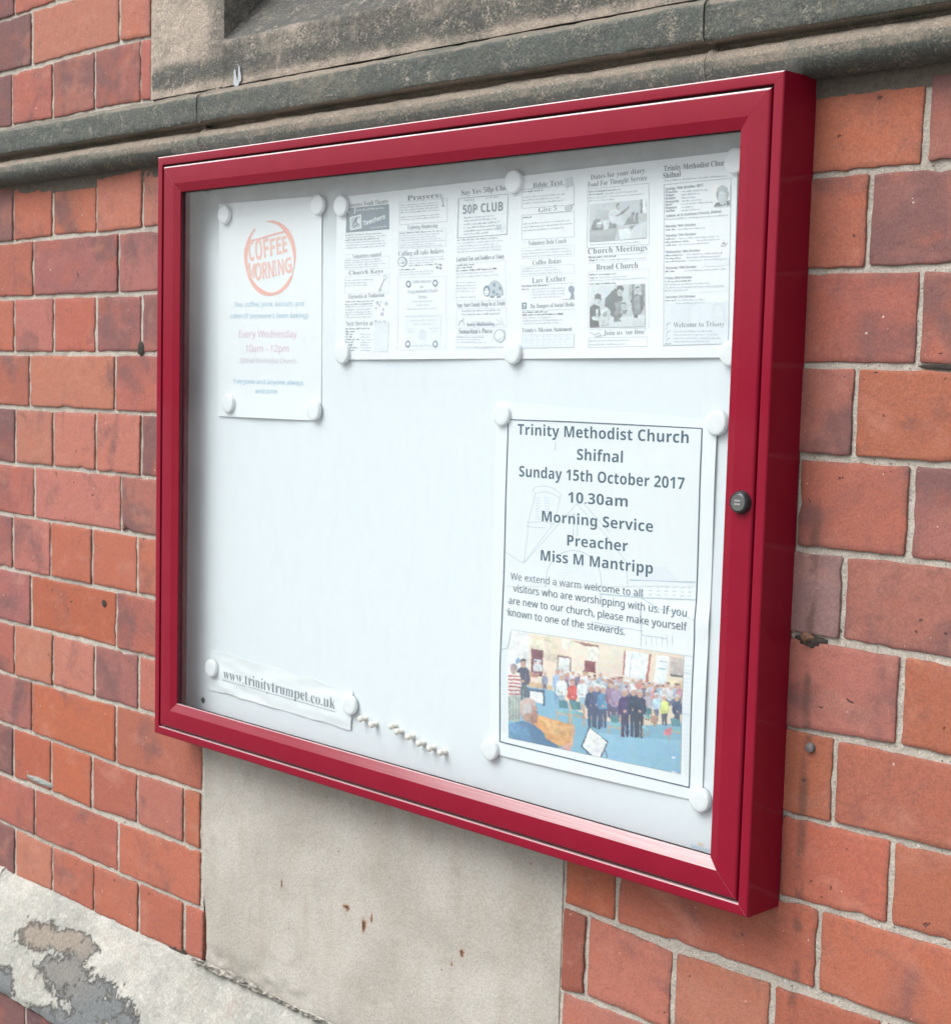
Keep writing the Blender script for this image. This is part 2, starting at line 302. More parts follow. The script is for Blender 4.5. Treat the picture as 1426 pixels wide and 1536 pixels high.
BRICKS = '-14508,-11985,2690,2690,1819,1819,m/-11985,-9461,2690,2690,1819,1819,o/-9461,-6938,2690,2690,1819,1819,o/-6938,-4415,2690,2730,1819,1845,d/-4415,-1842,2730,2753,1845,1891,s/-1842,-987,2753,2753,1891,1863,s/-12631,-11369,1819,1819,953,953,m/-11369,-10107,1819,1819,953,953,o/-10107,-8846,1819,1819,953,953,o/-8846,-7584,1819,1819,953,953,p/-7584,-6323,1819,1819,953,953,s/-6323,-5061,1819,1829,953,950,d/-5061,-3776,1829,1854,950,941,m/-3776,-2540,1854,1875,941,972,p/-2540,-1282,1875,1873,972,962,m/-1282,-977,1873,1863,962,959,m/-12597,-11335,5,5,-929,-929,m/-11335,-10073,5,5,-929,-929,o/-10073,-8812,5,5,-929,-929,o/-8812,-7550,5,5,-929,-929,p/-7550,-6289,5,5,-929,-929,s/-6289,-5027,5,-3,-929,-919,p/-5027,-3777,-3,-25,-919,-891,o/-3777,-2475,-25,-47,-891,-908,o/-2475,-1211,-47,14,-908,-887,s/-1211,51,14,31,-887,-884,s/-14476,-11953,-929,-929,-1839,-1839,m/-11953,-9429,-929,-929,-1839,-1839,o/-9429,-6906,-929,-929,-1839,-1839,o/-6906,-4383,-929,-904,-1839,-1838,m/-4383,-1852,-904,-898,-1838,-1834,p/-1852,671,-898,-884,-1834,-1833,p/-12562,-11300,-1839,-1839,-2761,-2761,m/-11300,-10038,-1839,-1839,-2761,-2761,o/-10038,-8777,-1839,-1839,-2761,-2761,o/-8777,-7515,-1839,-1839,-2761,-2761,p/-7515,-6254,-1839,-1839,-2761,-2761,s/-6254,-4992,-1839,-1838,-2761,-2757,o/-4992,-3757,-1838,-1837,-2757,-2747,s/-3757,-2485,-1837,-1835,-2747,-2736,o/-2485,-1211,-1835,-1833,-2736,-2726,p/-1211,51,-1833,-1833,-2726,-2723,p/-14588,-12065,-2761,-2761,-3658,-3658,m/-12065,-9541,-2761,-2761,-3658,-3658,o/-9541,-7018,-2761,-2761,-3658,-3658,o/-7018,-4495,-2761,-2753,-3658,-3650,m/-4495,-1932,-2753,-2732,-3650,-3629,s/-1932,591,-2732,-2723,-3629,-3620,m/-12549,-11287,-3658,-3658,-4607,-4607,m/-11287,-10025,-3658,-3658,-4607,-4607,o/-10025,-8764,-3658,-3658,-4607,-4607,o/-8764,-7502,-3658,-3658,-4607,-4607,p/-7502,-6241,-3658,-3658,-4607,-4607,s/-6241,-4979,-3658,-3654,-4607,-4603,d/-4979,-3747,-3654,-3644,-4603,-4593,s/-3747,-2477,-3644,-3633,-4593,-4582,s/-2477,-1211,-3633,-3623,-4582,-4572,s/-1211,51,-3623,-3620,-4572,-4569,m/-14443,-11920,-4607,-4607,-5472,-5472,m/-11920,-9396,-4607,-4607,-5472,-5472,o/-9396,-6873,-4607,-4607,-5472,-5472,o/-6873,-4350,-4607,-4598,-5472,-5467,m/-4350,-1751,-4598,-4576,-5467,-5457,s/-1751,772,-4576,-4569,-5457,-5453,p/-12648,-11386,-5472,-5472,-6400,-6400,m/-11386,-10124,-5472,-5472,-6400,-6400,o/-10124,-8863,-5472,-5472,-6400,-6400,o/-8863,-7601,-5472,-5472,-6400,-6400,p/-7601,-6340,-5472,-5472,-6400,-6400,s/-6340,-5078,-5472,-5470,-6400,-6399,p/-5078,-3841,-5470,-5465,-6399,-6394,s/-3841,-2585,-5465,-5460,-6394,-6390,o/-2585,-1303,-5460,-5455,-6390,-6386,o/-1303,-41,-5455,-5453,-6386,-6384,o/-14556,-12033,-6400,-6400,-7312,-7312,m/-12033,-9509,-6400,-6400,-7312,-7312,o/-9509,-6986,-6400,-6400,-7312,-7312,o/-6986,-4463,-6400,-6396,-7312,-7307,p/-4463,-1879,-6396,-6387,-7307,-7296,O/-1879,644,-6387,-6384,-7296,-7292,m/-12590,-11328,-7312,-7312,-8218,-8218,m/-11328,-10066,-7312,-7312,-8218,-8218,o/-10066,-8805,-7312,-7312,-8218,-8218,o/-8805,-7543,-7312,-7312,-8218,-8218,p/-7543,-6282,-7312,-7312,-8218,-8218,s/-6282,-5020,-7312,-7310,-8218,-8213,m/-5020,-3779,-7310,-7305,-8213,-8199,s/-3779,-2499,-7305,-7299,-8199,-8186,s/-2499,-1250,-7299,-7294,-8186,-8172,p/-1250,12,-7294,-7292,-8172,-8168,s/-14539,-12016,-8218,-8218,-9091,-9091,m/-12016,-9492,-8218,-8218,-9091,-9091,o/-9492,-6969,-8218,-8218,-9091,-9091,o/-6969,-4446,-8218,-8206,-9091,-9098,p/-4446,-1876,-8206,-8179,-9098,-9126,O/-1876,441,-8179,-8168,-9126,-9096,o/-12644,-11382,-9091,-9091,-9986,-9986,m/-11382,-10120,-9091,-9091,-9986,-9986,o/-10120,-8859,-9091,-9091,-9986,-9986,o/-8859,-7597,-9091,-9091,-9986,-9986,p/-7597,-6336,-9091,-9091,-9986,-9986,s/-6336,-5074,-9091,-9094,-9986,-9999,d/-5074,-3822,-9094,-9102,-9999,-9987,O/-3822,-2570,-9102,-9110,-9987,-10011,O/-2570,-1269,-9110,-9141,-10011,-9962,o/-1269,-26,-9141,-9109,-9962,-9976,s/-26,413,-9109,-9097,-9976,-9982,o/-14456,-11933,-9986,-9986,-10844,-10844,m/-11933,-9409,-9986,-9986,-10844,-10844,o/-9409,-6886,-9986,-9986,-10844,-10844,o/-6886,-4363,-9986,-10020,-10844,-10871,m/-4363,-1806,-10020,-10021,-10871,-10865,o/-1806,427,-10021,-9982,-10865,-10847,o/-12585,-11323,-10844,-10844,-11748,-11748,m/-11323,-10061,-10844,-10844,-11748,-11748,o/-10061,-8800,-10844,-10844,-11748,-11748,o/-8800,-7538,-10844,-10844,-11748,-11748,p/-7538,-6277,-10844,-10844,-11748,-11748,s/-6277,-5015,-10844,-10856,-11748,-11745,d/-5015,-3780,-10856,-10883,-11745,-11684,s/-3780,-2502,-10883,-10871,-11684,-11701,o/-2502,-1216,-10871,-10859,-11701,-11698,o/-1216,-2,-10859,-10850,-11698,-11673,o/-2,507,-10850,-10847,-11673,-11672,o/-12536,-11274,3604,3604,2690,2690,o/-11274,-10012,3604,3604,2690,2690,m/-10012,-8751,3604,3604,2690,2690,s/-8751,-7489,3604,3604,2690,2690,p/-7489,-6228,3604,3604,2690,2690,o/-6228,-4966,3604,3604,2690,2706,d/-4966,-3704,3604,3604,2706,2753,o/-3704,-2443,3604,3604,2753,2753,s/-2443,-975,3604,3604,2753,2753,m/-3498,-975,4504,4504,3604,3604,o/-6021,-3498,4504,4504,3604,3604,s/-8545,-6021,4504,4504,3604,3604,s/-11068,-8545,4504,4504,3604,3604,m/-13591,-11068,4504,4504,3604,3604,o/-2237,-975,5404,5404,4504,4504,o/-3498,-2237,5404,5404,4504,4504,o/-4760,-3498,5404,5404,4504,4504,s/-6021,-4760,5404,5404,4504,4504,s/-7283,-6021,5404,5404,4504,4504,s/-8545,-7283,5404,5404,4504,4504,m/-9806,-8545,5404,5404,4504,4504,m/-11068,-9806,5404,5404,4504,4504,m/-12329,-11068,5404,5404,4504,4504,o/-13591,-12329,5404,5404,4504,4504,o/-3498,-975,6304,6304,5404,5404,o/-6021,-3498,6304,6304,5404,5404,s/-8545,-6021,6304,6304,5404,5404,s/-11068,-8545,6304,6304,5404,5404,m/-13591,-11068,6304,6304,5404,5404,o/9042,10303,-40,-40,-926,-926,s/10303,11565,-40,-62,-926,-917,o/11565,12827,-62,-62,-917,-942,p/12827,14088,-62,-62,-942,-942,o/14088,15350,-62,-62,-942,-942,p/15350,16611,-62,-62,-942,-942,o/16611,17873,-62,-62,-942,-942,s/17873,19135,-62,-62,-942,-942,m/19135,20396,-62,-62,-942,-942,o/20396,21658,-62,-62,-942,-942,p/8487,11010,-926,-921,-1837,-1831,m/11010,13533,-921,-942,-1831,-1840,p/13533,16056,-942,-942,-1840,-1840,m/16056,18580,-942,-942,-1840,-1840,o/18580,21103,-942,-942,-1840,-1840,p/9069,10330,-1837,-1837,-2741,-2741,s/10330,11592,-1837,-1837,-2741,-2742,m/11592,12854,-1837,-1840,-2742,-2769,m/12854,14115,-1840,-1840,-2769,-2769,o/14115,15377,-1840,-1840,-2769,-2769,p/15377,16638,-1840,-1840,-2769,-2769,o/16638,17900,-1840,-1840,-2769,-2769,s/17900,19162,-1840,-1840,-2769,-2769,m/19162,20423,-1840,-1840,-2769,-2769,o/20423,21685,-1840,-1840,-2769,-2769,p/8447,10970,-2741,-2741,-3643,-3636,p/10970,13493,-2741,-2769,-3636,-3638,o/13493,16016,-2769,-2769,-3638,-3638,m/16016,18540,-2769,-2769,-3638,-3638,o/18540,21063,-2769,-2769,-3638,-3638,p/9093,10354,-3643,-3643,-4550,-4550,s/10354,11616,-3643,-3637,-4550,-4541,m/11616,12878,-3637,-3638,-4541,-4534,p/12878,14139,-3638,-3638,-4534,-4534,o/14139,15401,-3638,-3638,-4534,-4534,p/15401,16662,-3638,-3638,-4534,-4534,o/16662,17924,-3638,-3638,-4534,-4534,s/17924,19186,-3638,-3638,-4534,-4534,m/19186,20447,-3638,-3638,-4534,-4534,o/20447,21709,-3638,-3638,-4534,-4534,p/8417,10940,-4550,-4551,-5428,-5413,v/10940,13463,-4551,-4534,-5413,-5462,p/13463,15986,-4534,-4534,-5462,-5462,m/15986,18510,-4534,-4534,-5462,-5462,o/18510,21033,-4534,-4534,-5462,-5462,p/9081,10342,-5428,-5428,-6361,-6361,s/10342,11604,-5428,-5441,-6361,-6319,s/11604,12866,-5441,-5462,-6319,-6358,o/12866,14127,-5462,-5462,-6358,-6358,o/14127,15389,-5462,-5462,-6358,-6358,p/15389,16650,-5462,-5462,-6358,-6358,o/16650,17912,-5462,-5462,-6358,-6358,s/17912,19174,-5462,-5462,-6358,-6358,m/19174,20435,-5462,-5462,-6358,-6358,o/20435,21697,-5462,-5462,-6358,-6358,p/8414,10937,-6361,-6352,-7244,-7231,o/10937,13460,-6352,-6358,-7231,-7217,o/13460,15983,-6358,-6358,-7217,-7217,m/15983,18507,-6358,-6358,-7217,-7217,o/18507,21030,-6358,-6358,-7217,-7217,p/9085,10346,-7244,-7244,-8083,-8105,s/10346,11608,-7244,-7214,-8105,-8078,o/11608,12870,-7214,-7217,-8078,-8100,o/12870,14131,-7217,-7217,-8100,-8100,o/14131,15393,-7217,-7217,-8100,-8100,p/15393,16654,-7217,-7217,-8100,-8100,o/16654,17916,-7217,-7217,-8100,-8100,s/17916,19178,-7217,-7217,-8100,-8100,m/19178,20439,-7217,-7217,-8100,-8100,o/20439,21701,-7217,-7217,-8100,-8100,p/7476,8272,-8083,-8083,-8957,-8964,O/8272,10850,-8083,-8091,-8964,-8954,o/10850,13373,-8091,-8100,-8954,-9007,o/13373,15896,-8100,-8100,-9007,-9007,o/15896,18420,-8100,-8100,-9007,-9007,p/18420,20943,-8100,-8100,-9007,-9007,o/20943,23466,-8100,-8100,-9007,-9007,s/7470,7854,-8957,-8960,-9972,-9922,r/7854,9081,-8960,-9032,-9922,-9953,s/9081,10349,-9032,-9012,-9953,-9953,s/10349,11611,-9012,-9002,-9953,-9953,o/11611,12872,-9002,-9007,-9953,-9953,p/12872,14134,-9007,-9007,-9953,-9953,o/14134,15395,-9007,-9007,-9953,-9953,s/15395,16657,-9007,-9007,-9953,-9953,m/16657,17919,-9007,-9007,-9953,-9953,o/17919,19180,-9007,-9007,-9953,-9953,p/19180,20442,-9007,-9007,-9953,-9953,o/20442,21703,-9007,-9007,-9953,-9953,s/7485,9085,-9953,-9953,-10853,-10853,s/9085,11608,-9953,-9953,-10853,-10853,o/11608,14131,-9953,-9953,-10853,-10853,s/14131,16655,-9953,-9953,-10853,-10853,s/16655,19178,-9953,-9953,-10853,-10853,m/19178,21701,-9953,-9953,-10853,-10853,o/7485,8747,-10853,-10853,-11650,-11650,s/8747,10008,-10853,-10853,-11650,-11650,s/10008,11270,-10853,-10853,-11650,-11650,s/11270,12531,-10853,-10853,-11650,-11650,m/12531,13793,-10853,-10853,-11650,-11650,m/13793,15055,-10853,-10853,-11650,-11650,m/15055,16316,-10853,-10853,-11650,-11650,o/16316,17578,-10853,-10853,-11650,-11650,o/17578,18839,-10853,-10853,-11650,-11650,o/18839,20101,-10853,-10853,-11650,-11650,p/20101,21363,-10853,-10853,-11650,-11650,p'
# ------------------------------------------------------------------ setting: pavement
g = link('pavement', mesh([(-60, -60, -1.75), (60, -60, -1.75), (60, .02, -1.75), (-60, .02, -1.75)], [(0, 1, 2, 3)]), GROUND); g['kind'] = 'structure'

# ------------------------------------------------------------------ brick wall
wall = thing('brick_wall', 'old red brick wall with pale mortar joints carrying the red notice board', 'wall')
TONE = {'o': ((.335, .108, .062), .30), 'O': ((.345, .096, .048), .18), 's': ((.35, .135, .090), .28), 'm': ((.305, .100, .066), .58),
        'p': ((.275, .105, .080), .74), 'v': ((.225, .135, .125), .45), 'd': ((.175, .070, .058), .88), 'k': ((.075, .045, .052), .95), 'r': ((.26, .078, .05), .3)}
def brick_mesh(c, rnd, depth=.03):
    """c: four corners tl,tr,br,bl as (x,z) about the brick's centre; ragged outline, worn arrises"""
    out_ = []
    step = .013
    for i in range(4):
        a = Vector(c[i]); b = Vector(c[(i+1) % 4]); d = b-a; L = d.length; n = max(2, int(L/step)); u = d/L; nn = Vector((u.y, -u.x))
        for k in range(n+1):
            s = k/n*L
            s = min(max(s, .0016), L-.0016)
            if k == n: s = L-.0016
            j = rnd.gauss(0, .00042) + .0007*noise.noise(Vector((a.x*9+s*70, a.y*9, rnd.random()*.01+i)))
            if 0 < k < n and rnd.random() < .045: j += rnd.uniform(.001, .003)
            out_.append(a+u*s+nn*j)
    n = len(out_)
    cen = Vector((0, 0))
    tx, tz, y0 = max(-.005, min(.005, rnd.gauss(0, .0028))), rnd.gauss(0, .004), rnd.uniform(-.0014, .0003)
    vs_, fs = [], []
    def ring(f, y, sc=0):
        for p in out_:
            q = p+(cen-p).normalized()*f
            vs_.append((q.x, y+y0+tx*q.x+tz*q.y, q.y))
    ring(0, depth); ring(0, .0019); ring(.0003, .0005); ring(.0012, 0.0); ring(.007, -.0001)
    for r in range(4):
        for i in range(n):
            j = (i+1) % n
            fs.append((r*n+i, r*n+j, (r+1)*n+j, (r+1)*n+i))
    fs.append(tuple(range(4*n, 5*n)))
    me = mesh(vs_, fs, True)
    at_ = me.attributes.new('rim', 'FLOAT', 'POINT'); at_.data.foreach_set('value', [1]*n+[1]*n+[1]*n+[.55]*n+[0]*n)
    return me
def brick(x0, x1, ztl, ztr, zbl, zbr, code, parent, Y=0., gap=.0033):
    rnd = random.Random(hash((round(x0*1e4), round(zbl*1e4))) & 0xffffff)
    gx = gap+rnd.uniform(-.0012, .001); gz = gap+rnd.uniform(-.001, .0008)
    cx, cz = (x0+x1)/2, (ztl+zbr)/2
    c = [(x0+gx-cx, ztl-gz-cz), (x1-gx-cx, ztr-gz-cz), (x1-gx-cx, zbr+gz-cz), (x0+gx-cx, zbl+gz-cz)]
    o = link('brick', brick_mesh(c, rnd), BRICK, parent); o.location = (cx, Y, cz)
    col, al = TONE[code]; k = .93*rnd.uniform(.91, 1.09)
    o.color = (col[0]*k, col[1]*k*.95*rnd.uniform(.94, 1.07), col[2]*k*1.03*rnd.uniform(.92, 1.1), min(1, max(0, al-.03+rnd.uniform(-.1, .1))))
    return o
for s in BRICKS.split('/'):
    f = s.split(','); v = [int(a)/10000 for a in f[:6]]
    brick(*v, f[6], wall)
def sheet(x0, x1, z0, z1, step, fn):
    nx, nz = max(1, int((x1-x0)/step)), max(1, int((z1-z0)/step))
    vs_ = []
    for j in range(nz+1):
        for i in range(nx+1):
            x = x0+(x1-x0)*i/nx; z = z0+(z1-z0)*j/nz
            vs_.append((x, fn(x, z), z))
    fs = [(j*(nx+1)+i, j*(nx+1)+i+1, (j+1)*(nx+1)+i+1, (j+1)*(nx+1)+i) for j in range(nz) for i in range(nx)]
    return vs_, fs
def mort(x, z):
    return .0019 + .0011*noise.noise(Vector((x*55, 3, z*55))) + .0008*noise.noise(Vector((x*170, 7, z*170)))
def mort_bed(name, boxes, fine):
    V, Fc = [], []
    for (x0, x1, z0, z1), st in zip(boxes, fine):
        vs_, fs = sheet(x0, x1, z0, z1, st, mort); k = len(V); V += vs_; Fc += [tuple(a+k for a in f) for f in fs]
    o = link(name, mesh(V, Fc, True), MORTAR, wall); return o
mort_bed('mortar', [(-.60, .047, -1.17, .0), (-1.5, -.60, -1.17, .0), (-.60, -.0971, .088, .60), (-1.5, -.60, .088, .60), (.7440, 1.30, -1.17, -.0), (1.30, 2.10, -1.17, 0.0), (.047, .7485, -.85, 0.0)],
         [.0042, .03, .0042, .03, .0042, .02, .1])
# a slipped lump of darker mortar, holes drawn as patches in painted shade and iron things in the wall
def lump(name, px, py, rx, rz, h, mat, parent, seed=0, Y=0., ny=10):
    x, z = at(px, py, Y); vs_, fs = [], []; n = 22
    for r in range(ny+1):
        q = r/ny
        for i in range(n):
            a = i/n*2*math.pi; rr = q*(1+.28*noise.noise(Vector((math.cos(a)*1.7+seed, math.sin(a)*1.7, seed))))
            y = -h*(1-q**2)*(1+.6*noise.noise(Vector((math.cos(a)*rr*3, math.sin(a)*rr*3, seed+4))))
            vs_.append((x+rx*rr*math.cos(a), Y+y, z+rz*rr*math.sin(a)))
    for r in range(ny):
        for i in range(n):
            j = (i+1) % n; fs.append((r*n+i, (r+1)*n+i, (r+1)*n+j, r*n+j))
    return link(name, mesh(vs_, fs, True), mat, parent)
lump('dark_lump', 1216, 963, .020, .0075, .004, DIRT_SHADE, wall, 3, .001)
lump('dark_lump', 1210, 957, .008, .006, .006, RUST, wall, 5, .0)
lump('dark_lump', 211, 523, .009, .011, .0022, DIRT_SHADE, wall, 8, -.0003)  # dark hole, its shade painted as a patch
lump('mortar_hole', 1418, 550,   .026, .0030, .0010, DIRT_SHADE, wall, 11, -.0004)
lump('drilled_hole', 156, 905, .0062, .0058, .0007, DIRT_SHADE, wall, 9, -.0012)
lump('mortar_smear', 60, 1172, .050, .0065, .0035, m_simple('grey_cement_smear', (.22, .235, .22), .9, 0, 200, .25, .001), wall, 14, .0)
lump('mortar_hole', 265, 1426, .022, .010, .0012, DIRT_SHADE, wall, 17, -.0005)
x, z = at(1217, 1121, 0)
def lathe(prof, n=28, axis='-Y'):
    """prof: (r, h) pairs; the axis points out of the wall"""
    vs_, fs = [], []
    for r, h in prof:
        for i in range(n):
            a = i/n*2*math.pi; vs_.append((r*math.cos(a), -h, r*math.sin(a)))
    for k in range(len(prof)-1):
        for i in range(n):
            j = (i+1) % n; fs.append((k*n+i, (k+1)*n+i, (k+1)*n+j, k*n+j))
    if prof[-1][0] > 1e-5: fs.append(tuple(range((len(prof)-1)*n, len(prof)*n)))
    me = mesh(vs_, fs); autosmooth(me, 40); return me
bo = link('iron_bolt', lathe([(.0052, -.02), (.0052, .002), (.0045, .0042), (.002, .0052), (.0001, .0053)], 10), IRON)
bo.location = (x, 0, z); tag(bo, 'small grey iron stud sunk in the brick right of the cabinet', 'stud')

# ------------------------------------------------------------------ mouldings
def sweep(prof, x0, x1, step, amp, seed, mask=None, sag=0.):
    """profile (y, z) swept along X, weathered by noise"""
    n = max(2, int((x1-x0)/step)); P = []
    for (a, b) in zip(prof, prof[1:]):
        L = math.hypot(b[0]-a[0], b[1]-a[1]); k = max(1, int(L/.005))
        for i in range(k): P.append((a[0]+(b[0]-a[0])*i/k, a[1]+(b[1]-a[1])*i/k))
    P.append(prof[-1]); m = len(P); vs_, fs, mk = [], [], []
    for i in range(n+1):
        x = x0+(x1-x0)*i/n
        e = min(x-x0, x1-x); er = max(0, 1-e/.006)**2*.0027
        for k, (y, z) in enumerate(P):
            a = P[max(0, k-1)]; b = P[min(m-1, k+1)]; t = Vector((b[0]-a[0], b[1]-a[1])); t.normalize(); nn = Vector((t.y, -t.x))
            d = amp*(1.6*fbm(x*9+seed, y*20, z*20) + .8*fbm(x*45+seed, y*90, z*90)) + er
            vs_.append((x, y+nn.x*d, z+nn.y*d+sag*math.sin((x-x0)*3)))
            mk.append(mask(x, y, z) if mask else 0)
    for i in range(n):
        for k in range(m-1): fs.append((i*m+k, i*m+k+1, (i+1)*m+k+1, (i+1)*m+k))
    fs.append(tuple(range(m))); fs.append(tuple(n*m+k for k in range(m-1, -1, -1)))
    me = mesh(vs_, fs); autosmooth(me, 50)
    if mask: me.attributes.new('mask', 'FLOAT', 'POINT').data.foreach_set('value', mk)
    return me
roll = [(-.015-.0185*math.sin(a)-.0005, (.0195+.0172*math.cos(a))) for a in [R(8+v*164/14) for v in range(15)]]
PROF = [(.03, .094), (-.003, .0935), (-.030, .0825), (-.0345, .0800), (-.0362, .0770), (-.0365, .0480), (-.0350, .0452), (-.022, .0440), (-.0125, .0425), (-.0105, .0385), (-.0125, .0370)] + roll + [(-.008, .0006), (.03, .0002)]
sc = thing('string_course', 'weathered green grey stone moulding running along the wall above the notice board', 'stone moulding')
xa, xb = at(297, 165, -.036)[0], at(1058, 60, -.036)[0]
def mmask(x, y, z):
    k = .1 if z > .026 else .55  # roll: lit top and shaded underside put into the mask
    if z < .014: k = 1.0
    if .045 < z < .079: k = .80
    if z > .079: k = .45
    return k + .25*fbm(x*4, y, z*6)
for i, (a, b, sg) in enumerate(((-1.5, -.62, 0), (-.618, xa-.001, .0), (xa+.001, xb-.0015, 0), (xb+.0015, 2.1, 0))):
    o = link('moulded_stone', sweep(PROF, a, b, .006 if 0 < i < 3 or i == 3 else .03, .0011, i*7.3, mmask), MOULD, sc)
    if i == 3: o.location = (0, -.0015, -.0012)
# dark bedding mortar under the moulding
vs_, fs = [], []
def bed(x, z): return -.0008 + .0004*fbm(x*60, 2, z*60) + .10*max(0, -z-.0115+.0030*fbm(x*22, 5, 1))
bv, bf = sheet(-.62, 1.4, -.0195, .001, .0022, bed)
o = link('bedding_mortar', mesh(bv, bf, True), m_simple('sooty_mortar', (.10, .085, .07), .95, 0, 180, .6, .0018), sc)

# ------------------------------------------------------------------ window surround above the moulding
ws = thing('window_surround', 'stained sandstone window jamb and sloping sill above the moulding', 'window surround')
XJ = at(336, 63, -.004)[0]; ZS = at(336, 63, -.004)[1]
def smask(x, y, z):
    dx = (x-.02)/.10; bz = (z-.094)/.05
    k = 1.0/(1+math.exp(-(dx)*3.2))
    k = max(k*.62, .80*math.exp(-((bz-.55)/.45)**2)*(1 if x > -.09 else .4))
    if bz < .22: k *= .6
    if y > .002: k = .85 if x > XJ+.0012 else 1.0
    return k + .18*fbm(x*10, y, z*10)
SP = [(.24, ZS+.235), (.10, ZS+.100), (.003, ZS+.008), (-.002, ZS+.0025), (-.004, ZS-.0015), (-.004, .120), (-.003, .0955), (.03, .0945)]
link('sill_stone', sweep(SP, XJ, 2.1, .006, .0007, 3.3, smask), SURR, ws)
def slab(x0, x1, z0, z1, yf, yb, step, fn, mask=None):
    vs_, fs = sheet(x0, x1, z0, z1, step, lambda x, z: yf+fn(x, z))
    nx, nz = max(1, int((x1-x0)/step)), max(1, int((z1-z0)/step))
    # edges run back into the wall
    bnd = [i for i in range(nx+1)] + [(j)*(nx+1)+nx for j in range(1, nz+1)] + [nz*(nx+1)+i for i in range(nx-1, -1, -1)] + [j*(nx+1) for j in range(nz-1, 0, -1)]
    k = len(vs_)
    for i, b in enumerate(bnd):
        v = vs_[b]; vs_.append((v[0], yb, v[2]))
    L = len(bnd)
    for i in range(L): fs.append((bnd[i], k+i, k+(i+1) % L, bnd[(i+1) % L]))
    me = mesh(vs_, fs); autosmooth(me, 50)
    if mask: me.attributes.new('mask', 'FLOAT', 'POINT').data.foreach_set('value', [mask(*v) for v in vs_])
    return me
link('jamb_stone', slab(-.0950, XJ, .0955, .62, -.004, .24, .006, lambda x, z: .0007*fbm(x*12, 1, z*12), smask), SURR, ws)
bk = link('blocking_stone', slab(XJ-.05, 2.1, ZS+.1, .9, .236, .30, .05, lambda x, z: 0., lambda x, y, z: .9), SURR, ws)
# white splash of droppings on the sill face
vs_, fs = [], []
for (px, py, wpx, hpx) in ((352.5, 118, 2.6, 26), (359, 114, 2.4, 28), (355, 126, 3.6, 14)):
    n = 14; k = len(vs_)
    for i in range(n):
        a = i/n*2*math.pi; r = 1+.25*math.sin(3*a+px)
        x_, z_ = at(px+wpx*r*math.cos(a), py+hpx/2*r*math.sin(a)*(1 if math.sin(a) < 0 else .8), -.0055); vs_.append((x_, -.0056-.0002*len(fs), z_))
    fs.append(tuple(range(k+n-1, k-1, -1)))
link('dropping_splash', mesh(vs_, fs), DROP, ws)

# ------------------------------------------------------------------ pale stone slab under the board
X0S, X1S = .0480, .7462
def pfn(x, z):
    d = .0006*fbm(x*10, 4, z*10)
    d += .006*max(0, 1-(x-X0S)/.012)**2*max(0, min(1, (-1.06-z)/.05))     # rotted lower left corner
    b = max(0, 1-abs(z+1.152)/.022)*max(0, min(1, (.34-x)/.1))
    d += b*(.002+.004*fbm(x*30, 8, z*40))
    return d
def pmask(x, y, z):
    # darkest right under the board, fading downwards
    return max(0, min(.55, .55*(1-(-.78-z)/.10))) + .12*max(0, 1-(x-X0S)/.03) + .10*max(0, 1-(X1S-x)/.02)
pn = slab(X0S, X1S, -1.178, -.012, .0005, .06, .0055, pfn, pmask)
rp = [(at(px, py), rx, rz) for px, py, rx, rz in ((422, 1326, .0022, .011), (545, 1388, .006, .014), (519, 1362, .010, .006), (556, 1378, .004, .010), (692, 1430, .006, .008), (676, 1446, .004, .005), (661, 1455, .003, .004), (404, 1166, .003, .008), (625, 1495, .003, .003), (796, 1297, .0025, .003), (868, 1202, .003, .003), (585, 1318, .004, .002))]
def rmask(x, y, z):
    v = 0
    for (c, rx, rz) in rp:
        d = ((x-c[0])/rx)**2+((z-c[1])/rz)**2
        if d < 9: v = max(v, 1.15*math.exp(-d*.55))
    return v
pn2 = slab(X0S, X1S, -1.178, -.012, .0005, .06, .0055, pfn, pmask)
pn.attributes.new('rust', 'FLOAT', 'POINT').data.foreach_set('value', [rmask(*v.co) for v in pn.vertices])
bpy.data.meshes.remove(pn2)
ps = link('sandstone_slab', pn, PANEL); tag(ps, 'smooth pale sandstone slab with rust spots set in the brickwork below the notice board', 'stone slab')

# ------------------------------------------------------------------ plinth
pl = thing('plinth', 'sloping pale stone plinth with flaking limewash at the foot of the wall', 'plinth')
def band(px, py, rx, rz, ang=0.):
    return (px, py, rx, rz, ang)
spots = [(58, 1405, 40, 30, 1), (100, 1412, 45, 22, 1), (95, 1460, 50, 34, .3), (130, 1490, 55, 32, 0), (150, 1515, 60, 30, 0), (60, 1530, 60, 26, 0), (110, 1535, 80, 20, 0), (5, 1478, 20, 36, 0), (125, 1425, 24, 18, .6), (185, 1535, 30, 22, 0)]
def proj(x, y, z):
    d = Vector((x, y, z))-CP; q = d.dot(FW); return CX+F*d.dot(RT)/q, CY+F*d.dot(DN)/q
def plm(x, y, z):
    px, py = proj(x, y, z); v = -.2
    if x > .6 or x < -.62: return .25+.5*fbm(x*7, y*7, z*7)
    for (a, b, rx, rz, wm) in spots: v = max(v, .92*math.exp(-(((px-a)/rx)**2+((py-b)/rz)**2)*1.1))
    return v
PP = [(.03, -1.163), (.000, -1.1655), (-.006, -1.1690), (-.088, -1.3035), (-.091, -1.309), (-.090, -1.318), (.03, -1.320)]
